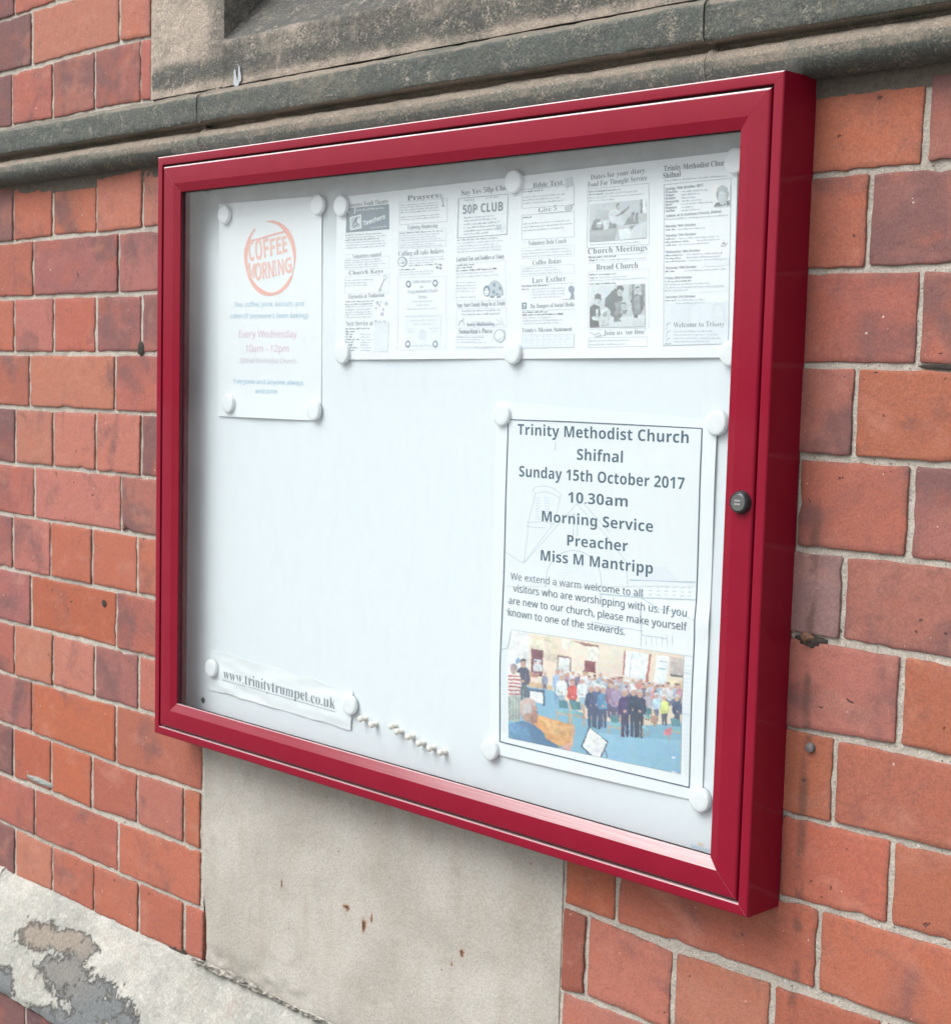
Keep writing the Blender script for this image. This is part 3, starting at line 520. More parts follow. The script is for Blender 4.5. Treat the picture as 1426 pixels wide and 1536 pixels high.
for i, (a, b) in enumerate(((-1.5, -.5335), (-.5305, 2.1))):
    me = sweep(PP, a, b, .006 if i else .01, .0016, 9+i*5, plm)
    wv = []
    for v in me.vertices:
        px, py = proj(*v.co); k = 0
        for (pa, pb, rx, rz, wm) in spots: k = max(k, wm*math.exp(-(((px-pa)/rx)**2+((py-pb)/rz)**2)))
        wv.append(min(1, k*1.4))
    me.attributes.new('warm', 'FLOAT', 'POINT').data.foreach_set('value', wv)
    link('sloping_stone', me, PLINTH, pl)
# crumbled bedding along the joint between slab and plinth
def crumble(x, v):
    return 0
V, Fc = [], []
n, m = 150, 9
for i in range(n+1):
    x = .035+.46*i/n; wdt = .007+.009*max(0, 1-abs(x-.13)/.16)
    for j in range(m+1):
        q = j/m-.5
        s = 1.6*fbm(x*70, q*9, 5)+.9*fbm(x*190, q*30, 2)
        y = -.004-.0045*(1-(2*q)**2)*(1+s*1.3)-q*-.010
        V.append((x, y, -1.164-q*wdt*1.3+.0015*fbm(x*90, q*5, 1)))
for i in range(n):
    for j in range(m): Fc.append((i*(m+1)+j, i*(m+1)+j+1, (i+1)*(m+1)+j+1, (i+1)*(m+1)+j))
t = NT('crumbled_mortar', .95)
g1 = t.noise(140, 5, .75); t.color(t.mix(t.ramp(g1, .42, .60), (.24, .23, .205), (.42, .395, .35))); t.bump(g1, .003, 1)
link('crumbled_mortar', mesh(V, Fc, True), t.m, pl)
xj = at(38, 1502, -.084)[0]
zt = -1.320
for r in range(5):
    mod = .12616 if r % 2 == 0 else .25232
    x = xj-mod*(7 if r % 2 == 0 else 3.5)-(0 if r % 2 == 0 else .06)
    while x < 1.3:
        brick(x, x+mod, zt-.086*r, zt-.086*r, zt-.086*(r+1), zt-.086*(r+1), 'kkdk'[int(abs(x)*41+r) % 4], pl, -.084, .004)
        x += mod
vs_, fs = sheet(-1.5, 2.1, -1.75, -1.318, .02, lambda x, z: -.084+mort(x, z))
link('mortar', mesh(vs_, fs, True), MORTAR, pl)
# ------------------------------------------------------------------ notice board cabinet
W_, H_, D_ = 1.03746, .82058, .0551
nb = thing('notice_board', 'dark red wall mounted notice board cabinet with glazed door and white back panel', 'notice board', loc=(W_/2, 0, -H_))
PO = Vector((W_/2, 0, -H_))
def mitred(name, prof, mat, gap=.0, parent=None):
    """four mitred rails; prof = closed list of (inset, y); each rail is its own mesh"""
    res = []
    def corner(cx, cz, sx, sz, ins): return (cx+sx*ins, cz+sz*ins)
    TL, TR, BR, BL = (0, 0, 1, -1), (W_, 0, -1, -1), (W_, -H_, -1, 1), (0, -H_, 1, 1)
    for a, b, nm in ((TL, TR, 'top'), (TR, BR, 'right'), (BR, BL, 'bottom'), (BL, TL, 'left')):
        vs_, m = [], len(prof)
        for c, s in ((a, 1), (b, -1)):
            for ins, y in prof:
                x, z = corner(*c, ins)
                dx = (1 if b[0] > a[0] else -1 if b[0] < a[0] else 0)*gap*s; dz = (1 if b[1] > a[1] else -1 if b[1] < a[1] else 0)*gap*s
                vs_.append((x+dx-PO.x, y, z+dz-PO.z))
        fs = [(k, (k+1) % m, m+(k+1) % m, m+k) for k in range(m)] + [tuple(range(m-1, -1, -1)), tuple(range(m, 2*m))]
        me = mesh(vs_, fs)
        bm = bmesh.new(); bm.from_mesh(me); bmesh.ops.recalc_face_normals(bm, faces=bm.faces); bm.to_mesh(me); bm.free()
        autosmooth(me, 32)
        res.append(link(name, me, mat, parent or nb))
    return res
def arc(cx, cy, r, a0, a1, n=6):
    return [(cx+r*math.cos(R(a0+(a1-a0)*i/n)), cy+r*math.sin(R(a0+(a1-a0)*i/n))) for i in range(n+1)]
FY = -D_
case = [(0, .0)] + arc(.0022, FY+.0022, .0022, 180, 270, 6) + arc(.0113-.0006, FY+.0006, .0006, 270, 360, 3) + [(.0113, FY+.016), (.0150, FY+.016), (.0150, .0)]
mitred('case_rail', case, RED, .00012)
door = [(.0142, FY+.012)] + arc(.0142+.0034, FY+.0034-.0002, .0034, 180, 270, 7) + [(.0388, FY-.0002)] + arc(.0388, FY+.0006, .0008, 270, 290, 2)[1:] + [(.0497, FY+.0040)] + arc(.0497, FY+.0046, .0006, 290, 360, 3) + [(.0503, FY+.0075), (.036, FY+.0075), (.036, FY+.012)]
mitred('door_rail', door, RED, .00010)
mitred('weather_seal', [(.0115, FY+.0080), (.0168, FY+.0080), (.0168, FY+.014), (.0115, FY+.014)], GASKET)
mitred('glazing_gasket', [(.0494, FY+.0072), (.0512, FY+.0066), (.0514, FY+.0086), (.0494, FY+.0086)], GASKET)
def box(x0, x1, y0, y1, z0, z1):
    vs_ = [(x-PO.x, y, z-PO.z) for z in (z0, z1) for y in (y0, y1) for x in (x0, x1)]
    return mesh(vs_, [(0, 2, 3, 1), (4, 5, 7, 6), (0, 1, 5, 4), (2, 6, 7, 3), (0, 4, 6, 2), (1, 3, 7, 5)])
link('glass_pane', box(.040, W_-.040, FY+.0086, FY+.0120, -H_+.040, -.040), GLASS, nb)
PY = -.0100                                     # face of the white back panel
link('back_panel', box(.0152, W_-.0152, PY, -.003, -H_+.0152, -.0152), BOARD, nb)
for px, py in ((304, 1050.5), (311, 286)):
    x, z = at(px, py, PY-.001)
    s = link('panel_screw', lathe([(.0042, -.004), (.0042, .0006), (.0036, .0013), (.0018, .0015), (.0014, .0007), (.0001, .0007)], 18), BLACKM, nb); s.location = (x-PO.x, PY, z-PO.z)
# door lock
x, z = at(1111, 753.5, FY-.001)
lk = link('door_lock', lathe([(.0118, -.002), (.0118, .0010), (.0112, .0024), (.0104, .0050), (.0098, .0062), (.0092, .0066), (.0088, .0060), (.0087, .0058)], 36), BLACKM, nb); lk.location = (x-PO.x, FY, z-PO.z)
fc = link('lock_face', lathe([(.0087, .0045), (.0086, .0062), (.0080, .0068), (.0001, .0068)], 36), CHROME, lk)
def bar(x0, x1, z0, z1, y0, y1): return [(x, y, z) for z in (z0, z1) for y in (y0, y1) for x in (x0, x1)]
V, Fc = [], []
for z0, z1 in ((.0010, .0026), (-.0024, -.0008)):
    k = len(V); V += bar(-.0036, .0036, z0, z1, -.0074, -.0060); Fc += [tuple(a+k for a in f) for f in ((0, 2, 3, 1), (4, 5, 7, 6), (0, 1, 5, 4), (2, 6, 7, 3), (0, 4, 6, 2), (1, 3, 7, 5))]
link('key_shutter', mesh(V, Fc), m_simple('bright_steel', (.75, .76, .76), .18, 1.), lk)

# ------------------------------------------------------------------ printing
FCACHE = {}
CAPH = {'s': .678, 'sb': .678, 'n': .714, 'nm': .714, 'nb': .714}
SER = {}
for i, ch in enumerate('ABCDEFGHIJKLMNOPQRSTUVWXYZ'): SER[ch] = chr(0x1D400+i)
for i, ch in enumerate('abcdefghijklmnopqrstuvwxyz'): SER[ch] = chr(0x1D41A+i)
for i, ch in enumerate('0123456789'): SER[ch] = chr(0x1D7CE+i)
SBOLD, SREG = {}, {}
for i, ch in enumerate('ABCDEFGHIJKLMNOPQRSTUVWXYZ'): SBOLD[ch] = chr(0x1D5D4+i); SREG[ch] = chr(0x1D5A0+i)
for i, ch in enumerate('abcdefghijklmnopqrstuvwxyz'): SBOLD[ch] = chr(0x1D5EE+i); SREG[ch] = chr(0x1D5BA+i)
for i, ch in enumerate('0123456789'): SBOLD[ch] = chr(0x1D7EC+i); SREG[ch] = chr(0x1D7E2+i)
ALPH = {'s': SER, 'sb': SER, 'n': SREG, 'nm': SBOLD, 'nb': SBOLD}
def text_mesh(s, style):
    key = (s, style)
    if key in FCACHE: return FCACHE[key]
    c = bpy.data.curves.new('txt', 'FONT')
    c.body = ''.join(ALPH[style].get(ch, ch) for ch in s)
    c.resolution_u = 3
    c.offset = {'s': -.010, 'sb': 0.0, 'n': 0.0, 'nb': .004, 'nm': 0.}[style]
    c.space_character = {'s': 1.0, 'sb': 1.0, 'n': 1.0, 'nb': 1.06, 'nm': 1.02}[style]
    o = bpy.data.objects.new('txt', c); COL.objects.link(o)
    me = bpy.data.meshes.new_from_object(o)
    vs_ = [v.co.copy() for v in me.vertices]; fs = [tuple(p.vertices) for p in me.polygons]
    bpy.data.objects.remove(o); bpy.data.curves.remove(c); bpy.data.meshes.remove(me)
    FCACHE[key] = (vs_, fs); return FCACHE[key]
class Print:
    """flat ink shapes lying on one sheet; input in photo pixels, carried to the sheet's plane"""
    def __init__(s, Y, curl, k=(1, 0, 0)):
        # height of the sheet on a 9 mm lattice, shared by every ink layer
        C_ = {}
        def q(i, j):
            if (i, j) not in C_: C_[i, j] = curl(i*.009, j*.009)
            return C_[i, j]
        def lat(x, z):
            x /= .009; z /= .009; i = math.floor(x+1e-6); j = math.floor(z+1e-6); u = x-i; v = z-j
            return (q(i, j)*(1-u)+q(i+1, j)*u)*(1-v)+(q(i, j+1)*(1-u)+q(i+1, j+1)*u)*v
        s.Y = Y; s.curl = lat; s.V = []; s.F = []; s.C = []; s.L = 0; s.big = []; s.o = (k[1], k[2]); s.k = k[0]
    def pt(s, px, py):
        return at(s.o[0]+px*s.k, s.o[1]+py*s.k, s.Y)
    def layer(s): s.L += 1; return s.L
    def poly(s, pts, col, lay=None, world=False):
        lay = s.layer() if lay is None else lay
        P = pts if world else [s.pt(*p) for p in pts]
        xs = [p[0] for p in P]; zs = [p[1] for p in P]
        if max(xs)-min(xs) > .018 or max(zs)-min(zs) > .018: s.big.append((P, col, lay)); return
        k = len(s.V); s.V += [(p[0], p[1], lay) for p in P]; s.F.append(tuple(range(k, k+len(P)))); s.C.append(col)
    def ell(s, cx, cy, rx, ry, col, n=14, ang=0, lay=None):
        ca, sa = math.cos(R(ang)), math.sin(R(ang))
        s.poly([(cx+rx*math.cos(a)*ca-ry*math.sin(a)*sa, cy+rx*math.cos(a)*sa+ry*math.sin(a)*ca) for a in [2*math.pi*i/n for i in range(n)]], col, lay)
    def line(s, pts, wpx, col, lay=None):
        lay = s.layer() if lay is None else lay
        for a, b in zip(pts, pts[1:]):
            d = Vector((b[0]-a[0], b[1]-a[1])); L = d.length
            if L < 1e-6: continue
            n = Vector((-d.y, d.x))/L*wpx/2; u = d/L*wpx*.4
            s.poly([(a[0]-u.x+n.x, a[1]-u.y+n.y), (b[0]+u.x+n.x, b[1]+u.y+n.y), (b[0]+u.x-n.x, b[1]+u.y-n.y), (a[0]-u.x-n.x, a[1]-u.y-n.y)], col, lay)
    def box(s, a, b, c, d, wpx, col): s.line([a, b, c, d, a], wpx, col)
    def text(s, t, p0, p1, cap, style='s', col=(.05, .07, .10), slant=0., lay=None, fit=True):
        lay = s.layer() if lay is None else lay
        a = Vector(s.pt(*p0)); b = Vector(s.pt(*p1)); u = (b-a); W = u.length; u /= W; up = Vector((-u.y, u.x))
        if up.y < 0: up = -up
        m = s.pt((p0[0]+p1[0])/2, (p0[1]+p1[1])/2-cap); m0 = s.pt((p0[0]+p1[0])/2, (p0[1]+p1[1])/2)
        ch = (Vector(m)-Vector(m0)).length
        vs_, fs = text_mesh(t, style)
        if not vs_: return
        x0 = min(v.x for v in vs_); x1 = max(v.x for v in vs_); sx = W/(x1-x0); sy = ch/CAPH[style]
        k = len(s.V)
        for v in vs_:
            q = a+u*((v.x-x0)*sx+slant*v.y*sy)+up*(v.y*sy); s.V.append((q.x, q.y, lay))
        for f in fs: s.F.append(tuple(i+k for i in f)); s.C.append(col)
    def lines(s, x0, x1, ys, slope, xh, col, seed=1, ragged=.3, bold=()):
        """small print too fine to read at this distance: one mark for each letter"""
        rnd = random.Random(seed); lay = s.layer()
        for li, y in enumerate(ys):
            end = x0+(x1-x0)*(1-rnd.random()*ragged); x = x0; c = col if li not in bold else tuple(v*.45 for v in col)
            cw = xh*(.62 if li not in bold else .70)
            while x < end:
                for _ in range(rnd.randint(2, 8)):
                    if x > end: break
                    h = xh*rnd.choice((.75, .8, .8, 1.25)); yy = y+slope*(x-x0)
                    if rnd.random() < .12: yy += xh*.25
                    w_ = cw*rnd.choice((.35, .62, .72))
                    s.poly([(x, yy), (x+w_, yy+slope*w_), (x+w_, yy+slope*w_-h), (x, yy-h)], c, lay)
                    x += cw
                x += cw*.9
    def flush(s, name, parent):
        o = s.build(name, parent); s.V = []; s.F = []; s.C = []; s.big = []; return o
    def build(s, name, parent):
        bm = bmesh.new(); fl = bm.faces.layers.int.new('c'); ll = bm.verts.layers.float.new('l'); cols = []
        for P, col, lay in s.big:
            vv = []
            for p in P:
                v = bm.verts.new((p[0], 0, p[1])); v[ll] = lay; vv.append(v)
            try: f = bm.faces.new(vv)
            except ValueError: continue
            f[fl] = len(cols); cols.append(col)
        if s.big:
            xs = [v.co.x for v in bm.verts]; zs = [v.co.z for v in bm.verts]
            g = .009
            for k in range(int(min(xs)/g), int(max(xs)/g)+1):
                bmesh.ops.bisect_plane(bm, geom=bm.verts[:]+bm.edges[:]+bm.faces[:], plane_co=(k*g, 0, 0), plane_no=(1, 0, 0))
            for k in range(int(min(zs)/g)-1, int(max(zs)/g)+1):
                bmesh.ops.bisect_plane(bm, geom=bm.verts[:]+bm.edges[:]+bm.faces[:], plane_co=(0, 0, k*g), plane_no=(0, 0, 1))
        bm.verts.index_update(); k0 = len(s.V)
        V = s.V + [(v.co.x, v.co.z, v[ll]) for v in bm.verts]
        Fc = s.F + [tuple(v.index+k0 for v in f.verts) for f in bm.faces]; C = s.C + [cols[f[fl]] for f in bm.faces]; bm.free()
        me = mesh([(x, s.Y-s.curl(x, z)-.00030-l*.0000012, z) for x, z, l in V], Fc)
        at_ = me.color_attributes.new('ink', 'FLOAT_COLOR', 'CORNER'); buf = []
        for p, c in zip(me.polygons, C): buf += [*c, 1.]*p.loop_total
        at_.data.foreach_set('color', buf)
        return link(name, me, PRINT, parent)
def paper(name, corners, Y, curl, mat, label, cat, group=None, jag=0., n=34, thick=.00022):
    """sheet from four photo-pixel corners tl,tr,br,bl, with a real thickness"""
    c = [Vector(at(px, py, Y)) for px, py in corners]; V = []
    for side in (0, 1):
        for j in range(n+1):
            for i in range(n+1):
                u, v = i/n, j/n
                p = (c[0]*(1-u)+c[1]*u)*(1-v)+(c[3]*(1-u)+c[2]*u)*v
                if jag and (j in (0, n) or i in (0, n)): p += Vector((noise.noise(Vector((u*9, v*9, 1))), noise.noise(Vector((u*9, v*9, 4)))))*jag
                V.append((p.x, Y-curl(p.x, p.y)+side*thick, p.y))
    m = n+1; q = m*m; Fc = []
    for j in range(n):
        for i in range(n):
            a = j*m+i; Fc.append((a, a+m, a+m+1, a+1)); Fc.append((q+a, q+a+1, q+a+m+1, q+a+m))
    bnd = [i for i in range(m)]+[j*m+n for j in range(1, m)]+[n*m+i for i in range(n-1, -1, -1)]+[j*m for j in range(n-1, 0, -1)]
    for a, b in zip(bnd, bnd[1:]+bnd[:1]): Fc.append((a, b, q+b, q+a))
    me = mesh(V, Fc); autosmooth(me, 40); o = link(name, me, mat); return tag(o, label, cat, group)
SH = PY-.0008
INK = (.07, .085, .11); GREY = (.30, .34, .40); PALE = (.46, .52, .58)
def sm(x, a, b):
    t_ = max(0, min(1, (x-a)/(b-a))); return t_*t_*(3-2*t_)
REC = []
# ---- coffee morning poster
def curlA(x, z):
    u = (x-.085)/.23; v = (-.066-z)/.295
    return .0005+.0024*math.sin(math.pi*max(0, min(1, u)))*sm(v, .8, 1.02)+.0012*math.sin(math.pi*max(0, min(1, u)))*(1-sm(v, 0, .15))+.0006*math.sin(9*x+17*z)
cof = paper('coffee_poster', [(328.5, 306), (483.5, 293.5), (481.5, 631), (328, 624)], SH, curlA, PAPER, 'white coffee morning poster with red ring logo held by four magnets', 'poster')
p = Print(SH, curlA, (.20337, 310, 270))
RD = (.76, .40, .345); RD2 = (.77, .47, .42); BL = (.36, .58, .72); PK = (.74, .52, .64)
def stroke(pr, pts, wds, col):
    L_, R_ = [], []
    for i, (q, w_) in enumerate(zip(pts, wds)):
        a = Vector(pts[max(0, i-1)]); b = Vector(pts[min(len(pts)-1, i+1)]); d = (b-a).normalized(); n_ = Vector((-d.y, d.x))*w_/2
        L_.append((q[0]+n_.x, q[1]+n_.y)); R_.append((q[0]-n_.x, q[1]-n_.y))
    lay = pr.layer()
    for i in range(len(pts)-1): pr.poly([L_[i], L_[i+1], R_[i+1], R_[i]], col, lay)
def ring(a0, a1, w0, w1, cx=470, cy=573, rx=181, ry=268, n=40, jt=4):
    pts, wds = [], []
    for i in range(n+1):
        q = i/n; a = R(a0+(a1-a0)*q); pts.append((cx+rx*math.cos(a), cy+ry*math.sin(a)))
        wds.append(w0+(w1-w0)*math.sin(math.pi*min(1, q*1.15))+jt*noise.noise(Vector((q*14, a0, 0))))
    stroke(p, pts, wds, RD)
ring(-98, 30, 6, 34); ring(30, 96, 16, 24); ring(78, 160, 18, 32); ring(158, 232, 12, 26)
stroke(p, [(322, 448), (400, 430), (480, 405), (560, 385), (590, 375)], [10, 12, 13, 14, 8], RD)
for t_, x0, y0, x1, y1, cap, sl_ in (('C', 315, 600, 355, 590, 150, 0), ('O', 362, 592, 414, 580, 150, 0), ('F', 424, 575, 462, 565, 140, 0), ('F', 472, 562, 510, 553, 130, 0), ('E', 520, 550, 556, 540, 128, 0), ('E', 564, 538, 598, 528, 122, 0)):
    p.text(t_, (x0, y0), (x1, y1), cap, 'nm', RD2)
for t_, x0, y0, x1, y1, cap in (('M', 300, 716, 352, 722, 105), ('O', 358, 740, 405, 735, 128), ('R', 412, 730, 452, 725, 125), ('N', 458, 722, 500, 712, 120), ('I', 508, 710, 520, 706, 120), ('N', 530, 704, 572, 694, 118), ('G', 580, 690, 632, 676, 112)):
    p.text(t_, (x0, y0), (x1, y1), cap, 'nm', RD2)
p.text('Tea, coffee, juice, biscuits and', (203, 934), (717, 928), 36, 'n', BL)
q = Print(SH, curlA, (.20337, 310, 450)); 
def T2(t_, a, b, cap, st, col, sl_=0): p.o = (310, 450); p.text(t_, a, b, cap, st, col, sl_)
T2('cakes', (178, 134), (266, 133), 36, 'n', BL); T2("(if someone's been baking)", (275, 133), (745, 130), 36, 'n', BL, .25)
T2('Every Wednesday', (238, 275), (666, 275), 52, 'n', PK); T2('10am - 12pm', (290, 382), (605, 382), 52, 'n', PK)
T2('Shifnal Methodist Church', (246, 462), (660, 467), 36, 'n', (.68, .60, .70))
T2('Everyone and anyone always', (205, 615), (717, 627), 36, 'n', BL); T2('welcome', (363, 688), (525, 690), 36, 'n', BL)
p.build('printed_text', cof)

# ---- newsletter sheets
def curlN(x, z):
    u = (x-.339)/.315; v = (-.067-z)/.209; f = abs(math.sin(math.pi*u))
    return .0006+.0026*f*sm(v, .80, 1.03)+.0010*f*(1-sm(v, 0, .2))+.0005*math.sin(11*x+9*z)
NG = 'newsletter sheets under the top rail'
n1 = paper('newsletter_sheet', [(506, 296), (779, 264.5), (776, 537.5), (503.5, 539.5)], SH, curlN, PAPER, 'left newsletter sheet with 50P CLUB box and ladybird drawing', 'newsletter sheet', NG)
p = Print(SH, curlN)
I = (.11, .135, .17); IB = (.10, .12, .15); G = (.38, .43, .49); GL = (.47, .53, .59); GX = (.56, .62, .68)
def H(t_, a, b, cap, st='s', col=I): p.text(t_, a, b, cap, st, col)
sl_ = -.078
H('Starcross Youth Theatre', (521.5, 311), (582.7, 304.5), 6.5)
p.poly([(520.2, 312.3), (584, 306), (584, 343.5), (519.6, 348.9)], (.20, .25, .29))
p.poly([(525, 325.6), (542.3, 321), (543.3, 342), (526, 345.5)], (.62, .67, .70)); p.poly([(527, 327.2), (540.8, 323.4), (541.6, 340.4), (527.8, 343.3)], (.42, .47, .52))
p.line([(530, 338), (533, 330), (536, 326), (534, 333), (538, 336), (531, 341)], 1.2, (.12, .14, .17))
p.text('Teechers', (545.4, 338.5), (578, 327.5), 7, 'nm', (.74, .80, .83), .1)
p.line([(532.5, 320), (533.5, 312)], 1.1, (.7, .75, .8)); p.ell(524, 318, 1.3, 1.6, (.7, .75, .8))
p.lines(535, 576, [316.6], -.10, 2.2, (.62, .68, .72), 3, 0); p.lines(557, 581, [342.3], -.11, 1.9, (.62, .68, .72), 4, 0)
p.lines(519, 584, [353.5, 357.4, 361.2, 365, 369, 373], sl_*.8, 1.7, G, 5, .25, (0, 2))
H('Volunteers wanted', (529.7, 387.6), (572, 383.9), 6.5, col=(.28, .32, .36))
p.line([(518, 382), (529, 381)], .4, GX); p.box((518, 388.5), (584, 383.5), (584, 401), (518, 405), .35, GX)
p.lines(519, 580, [391.5, 395, 398.6, 402.2], sl_*.7, 1.6, GL, 6, .2)
H('Church Keys', (524, 412.2), (575, 409), 6, 'sb', (.32, .36, .40))
p.box((518, 415.5), (584, 411.5), (584, 438), (518, 440.5), .35, GX); p.lines(519, 566, [421.5, 425.6, 429.6], -.05, 1.6, GL, 7, .4)
p.line([(577, 419), (569, 437)], 1.0, (.30, .34, .40)); p.ell(578.3, 416, 2.6, 3.2, (.45, .5, .56)); p.ell(578.3, 416, 1.5, 2.0, (.8, .82, .84)); p.line([(571, 434), (573, 436)], 1, (.3, .34, .4))
H('Fireworks at Tonbastan', (523.4, 448.3), (577, 445), 6.8, col=(.30, .34, .40))
p.lines(519, 565, [453.5, 457.5, 461, 465.5, 469.5, 473, 477], -.04, 1.6, GL, 8, .25, (0, 1))
for dx, dy, r in ((567, 454, 3.2), (570, 458, 2), (580, 455, 3), (565, 462, 2), (575.5, 464, 2.4), (574, 471, 3.2), (572, 453, 1.6)): p.ell(dx, dy, r*.8, r, (.50, .55, .62), 9)
H('Next Service at Trinity', (519.6, 488.6), (582, 487), 7.2, col=(.30, .34, .40))
p.poly([(562, 484), (584, 483), (584, 527), (562, 528)], (.66, .715, .765)); p.box((567, 512), (576, 511.6), (576, 527), (567, 527), .4, (.6, .66, .72))
p.lines(519, 556, [494], -.03, 1.8, G, 9, 0, (0,)); p.lines(519, 540, [498, 502, 506, 510, 514, 518, 522, 526], 0, 1.8, G, 10, .5, (0, 1, 2, 3, 4, 5, 6, 7)); p.lines(542, 562, [502, 506, 510, 514, 518, 522, 526], 0, 1.5, GL, 11, .4)
p.flush('printed_column', n1)
# column two
H('Prayers', (611.7, 300.6), (658.4, 295.9), 7.2, 'sb', (.14, .17, .20))
p.line([(661, 291), (663.5, 299), (665.5, 308)], 2.2, (.45, .50, .56)); p.line([(664, 291), (666, 300)], 1.6, (.62, .67, .72)); p.line([(665.5, 305), (663.5, 309), (667, 309)], .8, (.3, .34, .4))
p.box((599.7, 303.2), (671, 297), (671, 331.8), (599.7, 336.9), .4, G); p.lines(601.5, 665, [308.5, 312.2, 316, 319.8, 326.5, 330.3], sl_, 1.6, G, 12, .25)
H('Exploring Membership', (611.7, 343.8), (656.5, 340.8), 6, col=(.28, .32, .37)); p.box((599, 347), (669.8, 342), (669, 369.7), (597.5, 373.5), .4, GX)
p.lines(600, 669, [350.5, 354.2, 357.8, 361.4, 365, 368.6, 372], sl_*.8, 1.6, GL, 13, .25, (0,))
H('Calling all cake bakers', (597.8, 383.9), (665.4, 379.4), 7.5, col=(.26, .30, .35))
p.ell(604, 392.4, 7.3, 7.6, (.28, .34, .38), 20); p.ell(603.4, 392.6, 5.8, 6.3, (.66, .72, .76), 18); p.line([(599, 390), (608, 389.5)], .8, (.45, .5, .55)); p.line([(599, 394.5), (608.5, 394)], .9, (.40, .46, .5))
p.lines(614, 667, [388, 391.8, 395.6, 399.3], sl_*.8, 1.6, GL, 14, .4, (3,)); p.lines(599, 652, [405.5], -.05, 1.7, G, 15, .6, (0,)); p.lines(599, 652, [409.3, 413], -.05, 1.6, GL, 16, .1)
for dx, dy in ((661, 397), (656, 401), (661, 402)): p.ell(dx, dy, 2.2, 2.0, (.32, .37, .42), 9)
p.box((597.2, 416.6), (669.5, 414), (670, 523), (597.8, 525), .4, GX)
for dx, dy in ((613, 426), (653, 424.4), (613.6, 516), (654.3, 516)):
    p.ell(dx, dy, 3.9, 5.4, (.22, .28, .36), 14)
    for k in range(5): a = R(k*72-90); p.ell(dx+1.1*math.cos(a), dy+1.6*math.sin(a), 1.0, 1.4, (.80, .85, .88), 7)
H('Coffee Morning', (619, 424.6), (647, 423.4), 4.2, 'n', (.33, .40, .47)); H('at', (631, 431.6), (635, 431.4), 4, 'n', (.33, .40, .47))
H('Trinity Methodist Church', (611.7, 440.2), (656.5, 437.8), 4.8, 'n', (.33, .40, .47)); H('Shifnal', (628, 447.4), (640, 447), 4.2, 'n', (.36, .43, .5))
for a, b, y, s in ((618, 650, 453, 1.9), (624, 644, 458.7, 1.9), (612, 657, 464.3, 2.0), (609, 659, 475.6, 1.7), (616, 653, 481.4, 1.7), (619, 650, 487.5, 1.5), (611, 623, 494.5, 1.5), (612, 622, 498.5, 1.5), (645, 659, 493.5, 1.6), (649, 656, 498, 1.5), (619, 649, 518.8, 1.5)):
    p.lines(a, b, [y], -.03, s, (.50, .57, .64), int(a+y), .02)
p.poly([(608, 472), (662, 471), (662, 520), (608, 520)], (.69, .745, .79), 0)
p.ell(634, 503, 8.5, 11.5, (.68, .73, .78), 20); p.ell(634.5, 502.5, 5.8, 8.5, (.60, .66, .72), 18); p.ell(634, 500, 2.5, 3, (.5, .57, .63), 10)
p.flush('printed_column', n1)
# column three
H('Say Yes 50p Club', (692.8, 293), (763.5, 284.4), 7.8)
p.box((688.4, 297.6), (762.8, 290.8), (760.6, 351), (686.2, 356.8), 1.0, (.36, .43, .48))
p.lines(697, 712, [301.5], -.09, 2, G, 21, 0); p.lines(730, 749, [297.5], -.09, 2, G, 22, 0)
p.text('50P CLUB', (694.3, 320.7), (754.7, 315.6), 13.2, 'nb', (.20, .25, .29))
p.ell(750, 338, 8, 9, (.68, .74, .78), 18); p.poly([(745, 338), (753, 337), (752.5, 344), (744, 345)], (.5, .56, .6))
p.lines(696, 745, [327.5, 332], sl_, 1.9, G, 23, .1); p.lines(696, 757, [337.5, 342.5, 347.5], sl_, 2.0, (.34, .38, .43), 24, .15); p.lines(696, 733, [352], sl_, 1.8, G, 25, 0)
p.lines(686, 756, [361, 365.5, 370, 374.3, 378.6], sl_*.8, 1.7, GL, 26, .2, (0,))
H('Ladybird Tots and Toddlers at Trinity', (684.7, 392.3), (756.9, 387.2), 6.8, col=(.24, .28, .33))
p.box((684.5, 395.5), (758, 390.5), (759, 449.5), (684.6, 451), .4, GX)
p.lines(685, 720, [398.8, 402.6], -.06, 1.9, G, 27, .4, (0, 1)); p.lines(685, 745, [407], -.06, 2.0, G, 28, 0, (0,)); p.lines(685, 752, [411.2, 416], -.06, 1.7, GL, 29, .3)
p.lines(684.5, 718, [424.5, 429, 433.3, 437.8, 446.5], -.03, 1.7, GL, 30, .2)
p.poly([(754, 442.5)]+[(742.5+12*math.cos(a), 441-20*math.sin(a)) for a in [R(v) for v in range(0, 181, 15)]]+[(732, 443.5)], (.46, .53, .58))
p.line([(754, 442.5)]+[(742.5+12*math.cos(a), 441-20*math.sin(a)) for a in [R(v) for v in range(0, 181, 15)]], .7, (.22, .28, .34))
for dx, dy in ((741.5, 427), (740.8, 437.8), (750.4, 432), (746, 441)): p.ell(dx, dy, 2.5, 3.3 if dy < 440 else 1.4, (.25, .32, .39), 12)
p.ell(730.4, 436, 5.2, 8.3, (.20, .27, .34), 18); p.ell(730.2, 437.6, 3.4, 5.4, (.82, .86, .88), 14); p.ell(728.8, 435, .8, 1.4, (.15, .2, .25), 8); p.ell(731.8, 434.8, .8, 1.4, (.15, .2, .25), 8); p.line([(728.5, 439.3), (730.4, 441), (732.6, 439)], .7, (.2, .25, .3))
for dx in (738.5, 748.5): p.line([(dx-2.5, 445.4), (dx+2.2, 444.8)], 1.5, (.15, .2, .27))
H('Sure Start Family Drop In at Trinity', (685.5, 460.8), (759, 457.6), 7, col=(.26, .30, .36))
p.box((684.8, 463), (760, 461.5), (760, 490.5), (684.8, 492), .4, GX)
